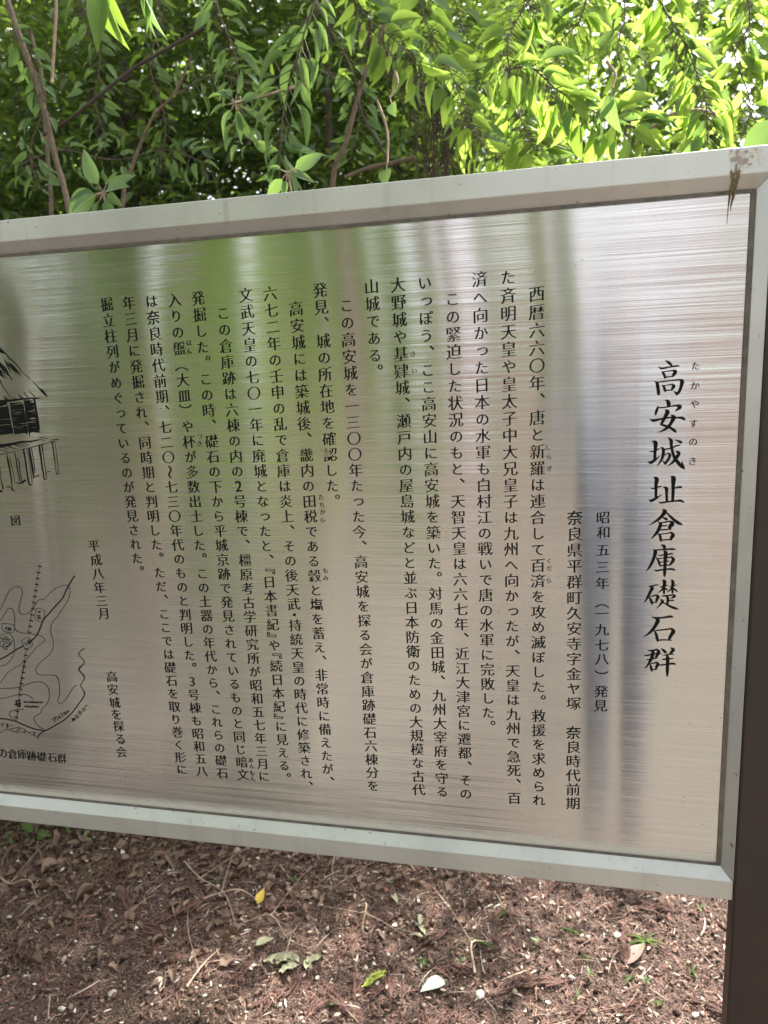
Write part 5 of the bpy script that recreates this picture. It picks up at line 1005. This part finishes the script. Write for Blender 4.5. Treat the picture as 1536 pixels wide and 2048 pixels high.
clab = ['rust-brown dead cedar spray lying below the middle of the frame', 'rust-brown dead cedar spray fanned out on the litter at lower left', 'rust-brown dead cedar spray near the shaded bank below the left part of the frame',
        'short rust-brown cedar spray beside the withered pale green leaf', 'rust-brown cedar spray left of the yellow leaf', 'faded brown cedar spray near the bottom left edge of the photo',
        'faded brown cedar spray below the green cedar tip', 'brown cedar spray among dead leaves at the far left', 'brown cedar spray just left of the withered curled leaves', 'pinkish dead cedar spray under the middle of the right half, between weeds',
        'rust-brown cedar spray crossing the thin stick below the middle', 'rust-brown cedar spray right under the bottom rail']
for i, (xy, lab) in enumerate(zip(FEAT['cedar'], clab)):
    o = bpy.data.objects.new('cedar_spray', CM[i % 3]); COL.objects.link(o)
    o.location = gpt(xy[0], xy[1], .004); o.rotation_euler = (random.uniform(-.1, .1), random.uniform(-.1, .1), [1.9, 1.2, .6, 2.2, 2.6, 1.6, .9, .3, 1.3, 1.8, 1.0, 2.4][i]); s = random.uniform(.8, 1.15); o.scale = (s, s, s)
    tag(o, lab, 'cedar spray', 'dead cedar sprays on the ground')
    # needles of a second spray bound to the same twig
gm = cedar_mesh(9, L=.06); gm.materials.append(M_MOSS)
o = bpy.data.objects.new('cedar_spray', gm); COL.objects.link(o); o.location = gpt(*FEAT['mossy'], .004)+np.array([-.03, -.01, 0]); o.rotation_euler = (.1, 0, -1.0)
tag(o, 'small yellow-green cedar tip lying on the soil below the middle', 'cedar spray')

def ground_leaf(name, label, xy, mat, L, asp, ang, tpl, tilt=.15, roll=0., lift=.006, cat='fallen leaf'):
    p = gpt(*xy, lift); d = (math.cos(ang), math.sin(ang), tilt); me = leaf_mesh((name, L, asp, roll), tpl, mat, .5, asp)
    p = p-np.array(d)*L*.5
    o = leaf_obj(me, p, d, (roll, .1, 1), L, None, name); tag(o, label, cat); return o
def wrinkle(tpl, a, seed):
    r = np.random.RandomState(seed); v = tpl[0].copy(); v += r.normal(size=v.shape)*np.array([a*.5, a*.2, a]); return v, tpl[1], tpl[2]
TF = leaf_tpl(8, 'ovate', .10, .05); TC = leaf_tpl(8, 'elliptic', .55, .35, 0)
ground_leaf('fallen_leaf', 'pale whitish-green oval leaf lying flat at the bottom, right of the middle', FEAT['pale_leaf'], M_PALE, .068, .55, -2.4, TF, .1, .1, .010)
ground_leaf('fallen_leaf', 'small yellow leaf with a green edge on the soil left of the middle', FEAT['yellow_leaf'], M_YEL, .048, .5, 1.5, TF, .35, .2, .012)
ground_leaf('fallen_leaf', 'dull green mottled leaf above the withered leaves', FEAT['mottled'], M_DRYG, .05, .5, .6, TF, .1, .2, .010)
ground_leaf('fallen_leaf', 'small bright green leaf at the bottom below the green cedar tip', FEAT['small_green'], M_WEED, .03, .55, .4, TF, .2, .1, .008)
ground_leaf('fallen_leaf', 'dark green narrow leaf leaning below the bottom rail, right of the forked stick', FEAT['flat_green'], M_DRYG, .05, .35, -1.0, TF, .3, .2, .010)
def leaf_heap(label, xy, specs, mat):
    root = empty('withered_leaves', tuple(gpt(*xy))); tag(root, label, 'withered leaves')
    for dx, dy, ang, L, asp, roll in specs:
        p = gpt(xy[0]+dx, xy[1]+dy, .010); d = (math.cos(ang), math.sin(ang), .03)
        me = leaf_mesh(('heap', asp, ang), wrinkle(leaf_tpl(12, 'elliptic', .12, .1), .035, int(ang*50+100)), mat, .3+.2*(len(root.children) % 3), asp)
        leaf_obj(me, p, d, (roll, .2, 1), L*.85, root)
leaf_heap('clump of withered pale green curled leaves on the soil left of the middle', FEAT['with1'], [(-.01, .0, 3.3, .10, .42, .5), (.0, .0, 2.8, .07, .4, -.4), (.0, -.01, 3.7, .06, .5, .2), (.01, .0, .6, .06, .35, .6), (.01, .01, -.9, .05, .45, -.3)], M_DRYG)
leaf_heap('withered pale green leaves on a short twig, right of the middle', FEAT['with2'], [(.0, .0, 2.2, .07, .35, .4), (.0, .0, .15, .06, .35, -.4), (.0, -.01, 2.9, .05, .45, .2), (-.02, .03, 1.7, .05, .35, .3), (.0, .0, -.6, .05, .4, .5)], M_DRYG)
brn = ['broad brown dead leaf on the left bank below the frame', 'curled tan dead leaf in the lower left', 'folded brown dead leaf near the left edge below the frame', 'tan dead leaf standing on edge left of the cedar sprays', 'small pinkish-brown dead leaf at the bottom left',
       'pale pink dead leaf lying flat at the lower right among weeds', 'small brown dead leaf beside the yellow leaf', 'brown dead leaf half buried at the bottom left corner']
bxy = [(-.82, .80), (-1.0, .62), (-1.18, .72), (-.72, .62), (-.62, .42), FEAT['pink'], (-.38, .70), (-1.0, .40)]
for i, (lab, xy) in enumerate(zip(brn, bxy)):
    ground_leaf('dead_leaf', lab, xy, M_BRNL if i != 5 else simple('pink_dead_leaf', (.20, .125, .11), .7, 0, .25, 60), [.07, .06, .065, .05, .035, .085, .03, .05][i], [.6, .5, .55, .5, .6, .6, .5, .5][i], random.uniform(0, 6), TC if i != 5 else TF, .2, random.uniform(-.4, .4), .012, 'dead leaf')

tl = ['long thin brown stick running to the right below the middle', 'crooked forked stick below the left part of the frame', 'thin pale stick lying across the forked stick', 'grey stick pointing at the withered leaves', 'short pale twig at the lower left',
      'pale twig sticking up at the bottom left edge', 'curved reddish twig standing in the soil right of the middle', 'pale chip of wood right of the middle just under the frame', 'short upright pale stick near the bottom rail',
      'small tan twig under the right half of the frame', 'thin upright grass stalk below the middle', 'long grey root along the far left edge', 'short tan twig near the dead leaves at lower left', 'thin crooked twig crossing the withered leaves']
for (a, b), lab in zip(FEAT['twigs'], tl):
    L = math.hypot(b[0]-a[0], b[1]-a[1]); A = gpt(*a, .008); B = gpt(*b, .010)
    n_ = np.array([-(b[1]-a[1]), b[0]-a[0], .2]); m1 = A+(B-A)*.35+n_*random.uniform(-.12, .12)+np.array([0, 0, .01]); m2 = A+(B-A)*.7+n_*random.uniform(-.1, .1)+np.array([0, 0, .008])
    V, F = [], []; tube(V, F, smooth_path([A, m1, m2, B], 4), random.uniform(.0013, .0028)*(1+L), .0009, 5, .15)
    if L > .12: tube(V, F, smooth_path([m1, m1+(B-A)*.2+n_*.35, m1+(B-A)*.4+n_*.5+np.array([0, 0, .01])], 3), .0012, .0006, 4)
    o = link_mesh('stick', mesh_np('stick', V, F), M_TWIG); tag(o, lab, 'stick')

wl = ['largest weed at the lower right, arching pale green blades', 'small weed tuft under the right half of the frame', 'tiny seedling left of the bottom middle', 'green grass seedling with an upright blade right of the middle', 'upright grass tuft left of the largest weed',
      'small green seedling near the post at lower right', 'short grass tuft directly below the largest weed', 'thin grass tuft left below the largest weed', 'low grass tuft at the bottom, right half', 'pale weed at the left of the right-hand weed patch',
      'small green seedling below the bottom rail left of the middle', 'tiny seedling touching the bottom rail left of the middle', 'seedling with two leaves below the bottom rail at the middle', 'sprout of tiny leaves right of the curved reddish twig', 'grass tuft at the bottom right near the post',
      'arching grass blades beside the post just below the frame', 'small leafy sprout beside the curved reddish twig', 'tiny bright seedling beside the forked stick', 'short yellowish grass tuft at the bottom right of the middle']
for i, (xy, lab) in enumerate(zip(FEAT['weeds'], wl)):
    rr = random.Random(100+i); big = i == 0; root = empty('weed', tuple(gpt(*xy))); tag(root, lab, 'weed')
    P0 = gpt(*xy)
    nb = 7 if big else rr.randint(3, 6)
    for k in range(nb):
        a = rr.uniform(0, 6.28) if not big else k*.9+rr.uniform(-.2, .2); Lb = (rr.uniform(.035, .07) if big else rr.uniform(.018, .042))
        d = np.array([math.cos(a), math.sin(a), rr.uniform(.5, 1.5)])
        tp = T_LAN2 if (big or i % 3) else T_OV
        me = leaf_mesh(('w', i % 3, big), tp, M_WEED, rr.randrange(3)/2, .07 if tp is T_LAN2 else .4)
        leaf_obj(me, P0+np.array([0, 0, .012 if tp is T_OV else .0]), d, (-d[0]*.5, -d[1]*.5, 1), Lb if tp is T_LAN2 else Lb*.55, root)
    V, F = [], []; tube(V, F, [P0, P0+np.array([.001, 0, .018 if not big else .03])], .0012, .0008, 4)
    link_mesh('stem', mesh_np('stem', V, F), M_WEED, root)
sl = ['rounded pale stone at the lower left', 'whitish stone just under the bottom rail left of the middle', 'tan pebble at the bottom left', 'whitish pebble right of the pale weed', 'pale lilac pebble left of the largest weed',
      'pale pebble in the bottom right corner by the post', 'small white pebble below the thin stick', 'pale pebble beside the pale whitish-green leaf']
for i, (xy, lab) in enumerate(zip(FEAT['stone'], sl)):
    bm = bmesh.new(); bmesh.ops.create_icosphere(bm, subdivisions=2, radius=1)
    for v in bm.verts: v.co *= random.uniform(.85, 1.12)
    me = bpy.data.meshes.new('pebble'); bm.to_mesh(me); bm.free(); me.polygons.foreach_set('use_smooth', [True]*len(me.polygons))
    me.materials.append(simple('pebble_stone', (.48, .43, .38) if i % 2 else (.40, .33, .27), .8, 0, .25, 1.5))
    o = bpy.data.objects.new('pebble', me); COL.objects.link(o); s = random.uniform(.006, .011); o.scale = (s*1.3, s, s*.7); o.location = gpt(*xy, .003); o.rotation_euler = (0, 0, random.uniform(0, 3))
    tag(o, lab, 'pebble')

# ------------------------------------------------------------------ what the steel mirrors: woods behind the viewer, plus unseen shade trees
def rear_tree(label, x, y, h, r, n, mat, z0=0.3, tr=.12, L=.16):
    root = empty('roadside_tree', (x, y, float(gh(x, y)))); tag(root, label, 'tree')
    V, F = [], []; b = np.array([x, y, -.1]); top = np.array([x+random.uniform(-.3, .3), y, h])
    tube(V, F, smooth_path([b, (b+top)/2+np.array([random.uniform(-.15, .15), 0, 0]), top], 6), tr, tr*.4, 9, .06)
    link_mesh('trunk', mesh_np('trunk', V, F), M_BARKD, root)
    cc = np.array([x, y, (z0+h)/2+.2]); R3 = np.array([r, r*.8, (h-z0)/2])
    cl = cc+rand_dirs(40)*(RS.rand(40, 1)**.5)*R3
    P = cl[RS.randint(0, 40, n)]+RS.normal(size=(n, 3))*r*.18
    Ls = RS.uniform(L*.7, L*1.2, n)
    o = leaf_cloud('crown', T_OVs, P, rand_dirs(n, (0, 0, -.5)), rand_dirs(n, (0, .6, 1.2)), Ls, Ls*.55, mat, root); tag(o, kind='stuff')
rear_tree('green tree across the path, mirrored as the green area of the steel', -2.55, -5.0, 1.9, .5, 900, M_REAR, .1)
rear_tree('light green bush across the path, mirrored as a second green patch in the steel', -.95, -5.2, 1.7, .3, 350, M_REAR, .3)
rear_tree('dense tree across the path mirrored near the left end of the steel', -4.9, -6.5, 3.0, .6, 700, M_MIDG, .5, .06)
rear_tree('tree across the path mirrored in the middle of the steel', -.1, -6.8, 3.4, .4, 350, M_REAR, .8, .07)
rear_tree('far tree across the path mirrored at the right end', 3.8, -9.0, 6.5, 1.6, 2600, M_REAR, 1.6)
rear_tree('slim pale tree across the path mirrored as the leftmost grey streak', -3.9, -4.6, 6.0, .7, 150, M_MIDG, 4.5, .035)
rear_tree('slim pale tree across the path mirrored as the second grey streak', -4.5, -4.2, 6.0, .7, 150, M_MIDG, 4.5, .03)
rear_tree('slim tree with sparse leaves mirrored beside the middle tree', .25, -4.8, 5.0, .6, 120, M_REAR, 3.6, .03)
SLOTS = [(-7.81, 0.16), (-7.6, 0.1), (-7.37, 0.08), (-7.05, 0.16), (-6.84, 0.1), (-6.63, 0.22), (-5.42, 0.16), (-5.2, 0.08), (-3.93, 0.2), (-3.39, 0.06), (-2.88, 0.08), (-2.15, 0.1), (-1.78, 0.1), (-1.47, 0.4), (-1.18, 0.08), (-0.95, 0.22), (-0.62, 0.1), (-0.37, 0.18), (-0.18, 0.08), (0.01, 0.32)]     # upright gaps between the cypresses, where the sky shows
nw = 44000; px_ = RS.uniform(-10.5, .35, nw)
edge_ = .35+.65*vnoise(px_*2.3+50, px_*0+1.)
Pw = np.c_[px_, RS.uniform(-9.45, -9.0, nw), RS.rand(nw)**1.15*9.]
kk = np.ones(nw, bool)
for x_, w_ in SLOTS: kk &= np.abs(Pw[:, 0]-x_-.04*np.sin(Pw[:, 2]*1.7+x_*9)) > w_*.62*(.85+.3*vnoise(Pw[:, 2]*1.0, Pw[:, 2]*0+x_*7))+.05
kk &= RS.rand(nw) < np.where(Pw[:, 0] > -.7, .55, 1.)
Pw = Pw[kk]; nw = len(Pw); Lw_ = RS.uniform(.22, .40, nw)
tag(leaf_cloud('distant_woods', T_OVs, Pw, rand_dirs(nw, (0, 0, -5)), rand_dirs(nw, (0, 5, .3)), Lw_, RS.uniform(.09, .13, nw), M_WOODS, tint=np.clip(RS.rand(nw)*.35+1.1*np.exp(-((Pw[:, 0]+3.0)/1.9)**4), 0, 1.4)), 'row of tall cypresses across the path, mirrored green in the left half of the steel', 'woods', kind='stuff')  # tint makes the middle of the row bright, as if fully sunlit
def shade_tree(label, x, y, c, R3, n, mat):  # unseen trees, added so their high crowns block the sun
    root = empty('shade_tree', (x, y, float(gh(x, y)))); tag(root, label, 'tree'); c = np.array(c); R3 = np.array(R3)
    V, F = [], []; b = np.array([x, y, -.1]); tube(V, F, smooth_path([b, np.array([x, y, c[2]*.6]), (c+np.array([x, y, c[2]*.8]))/2, c], 6), .16, .05, 9, .05)
    for k in range(12): e = c+rand_dirs(1)[0]*R3*.8; tube(V, F, smooth_path([c-np.array([0, 0, 1.]), (c+e)/2, e], 4), .05, .01, 5)
    link_mesh('trunk', mesh_np('trunk', V, F), M_BARKD, root)
    cl = c+rand_dirs(60)*(RS.rand(60, 1)**.5)*R3; P = cl[RS.randint(0, 60, n)]+RS.normal(size=(n, 3))*R3*.14; Ls = RS.uniform(.13, .22, n)
    o = leaf_cloud('crown', T_OVs, P, rand_dirs(n, (0, 0, -.5)), rand_dirs(n, (0, 0, 1.4)), Ls, Ls*.55, mat, root); tag(o, kind='stuff')
shade_tree('unseen tree added behind the sign, its high crown shading the left ground', 1.6, 8.5, (.2, 5.0, 7.2), (1.9, 1.5, 1.1), 3600, M_MIDG)
shade_tree('unseen tree added between the two evergreens behind the sign, its high crown shading the ground before it', -1.9, 2.9, (.2, 2.5, 7.3), (1.8, 1.3, 1.0), 3600, M_MIDG)
shade_tree('unseen tree added left of the path, its high crown shading the ground behind the viewer', -5.6, -1.2, (-2.9, .8, 7.0), (2.5, 3.0, 1.0), 5500, M_MIDG)

for k, (x, y, r_, h) in enumerate([(-6.4, -6.2, .10, 9), (-5.5, -7.4, .13, 9), (-4.2, -7.8, .10, 9), (-3.5, -6.6, .07, 8), (-1.75, -6.4, .08, 9), (-1.3, -8.0, .12, 10), (-.75, -6.0, .05, 8), (.0, -8.5, .12, 9), (4.6, -8.2, .10, 9)]):  # unseen cedars, added to put dark streaks into the reflection
    t_ = empty('streak_cedar', (x, y, float(gh(x, y)))); tag(t_, 'unseen slim cedar added across the path to mirror as a dark upright streak in the steel', 'tree', 'cedars added across the path')
    V, F = [], []; tube(V, F, [(x+dx, y, z) for dx, z in ((0, -.1), (.01, h*.3), (-.01, h*.6), (.02, h))], r_, r_*.55, 8, .05)
    link_mesh('trunk', mesh_np('trunk', V, F), M_BARKD, t_)
    n = 260; P = np.c_[np.full(n, x), np.full(n, y), RS.uniform(h*.8, h, n)]+RS.normal(size=(n, 3))*np.array([.35, .35, 0]); L_ = RS.uniform(.2, .35, n)
    tag(leaf_cloud('crown', T_OVs, P, rand_dirs(n, (0, 0, -.7)), rand_dirs(n, (0, .3, 1.)), L_, L_*.5, M_MIDG, t_), kind='stuff')

# person holding the camera, mirrored as a dark band
def person():
    root = empty('person', (.47, -1.42, float(gh(.47, -1.42)))); tag(root, 'person before the board holding a camera, dark shirt, dark trousers, mirrored as a dark band', 'person')
    J = dict(pel=(0, 0, .93), ches=(0, 0, 1.25), neck=(0, 0, 1.42), hd=(0, .03, 1.56), hdt=(0, .03, 1.66),
             lh=(-.085, 0, .88), lk=(-.06, .03, .48), la=(-.055, 0, .08), lt=(-.06, .13, .04), rh=(.085, 0, .88), rk=(.06, .03, .48), ra=(.055, 0, .08), rt=(.06, .13, .04),
             ls=(-.18, 0, 1.36), le=(-.22, .05, 1.10), lw=(-.17, .27, 1.22), lf=(-.14, .34, 1.30), rs=(.18, 0, 1.36), re=(.22, .05, 1.10), rw=(.06, .26, 1.22), rf=(0, .33, 1.30))
    rad = dict(pel=.14, ches=.15, neck=.055, hd=.085, hdt=.075, lh=.085, lk=.058, la=.042, lt=.035, rh=.085, rk=.058, ra=.042, rt=.035, ls=.06, le=.042, lw=.03, lf=.028, rs=.06, re=.042, rw=.03, rf=.028)
    E = [('pel', 'ches'), ('ches', 'neck'), ('neck', 'hd'), ('hd', 'hdt'), ('pel', 'lh'), ('lh', 'lk'), ('lk', 'la'), ('la', 'lt'), ('pel', 'rh'), ('rh', 'rk'), ('rk', 'ra'), ('ra', 'rt'),
         ('ches', 'ls'), ('ls', 'le'), ('le', 'lw'), ('lw', 'lf'), ('ches', 'rs'), ('rs', 're'), ('re', 'rw'), ('rw', 'rf')]
    ks = list(J); me = bpy.data.meshes.new('body'); me.from_pydata([J[k] for k in ks], [(ks.index(a), ks.index(b)) for a, b in E], [])
    o = bpy.data.objects.new('body', me); COL.objects.link(o); o.parent = root
    md = o.modifiers.new('skin', 'SKIN')
    for i, k in enumerate(ks):
        me.skin_vertices[0].data[i].radius = (rad[k], rad[k]*.8)
    me.skin_vertices[0].data[0].use_root = True
    o.modifiers.new('sub', 'SUBSURF').levels = 1
    m = NT('clothing'); pz = sep(m, m.coords())[2]
    m.set(Base_Color=m.ramp(pz, [(0., (.02, .02, .02)), (.08, (.025, .028, .045)), (.50, (.05, .054, .07)), (.5, (.05, .054, .07))]), Roughness=.9)
    r_ = m.ramp(m.math('MULTIPLY', pz, .55), [(0, (.02, .02, .03)), (.50, (.05, .054, .07)), (.52, (.10, .11, .135)), (.77, (.10, .11, .135)), (.78, (.26, .17, .13)), (.84, (.26, .17, .13)), (.86, (.02, .015, .012))])
    m.set(Base_Color=r_); me.materials.append(m.m)
person()
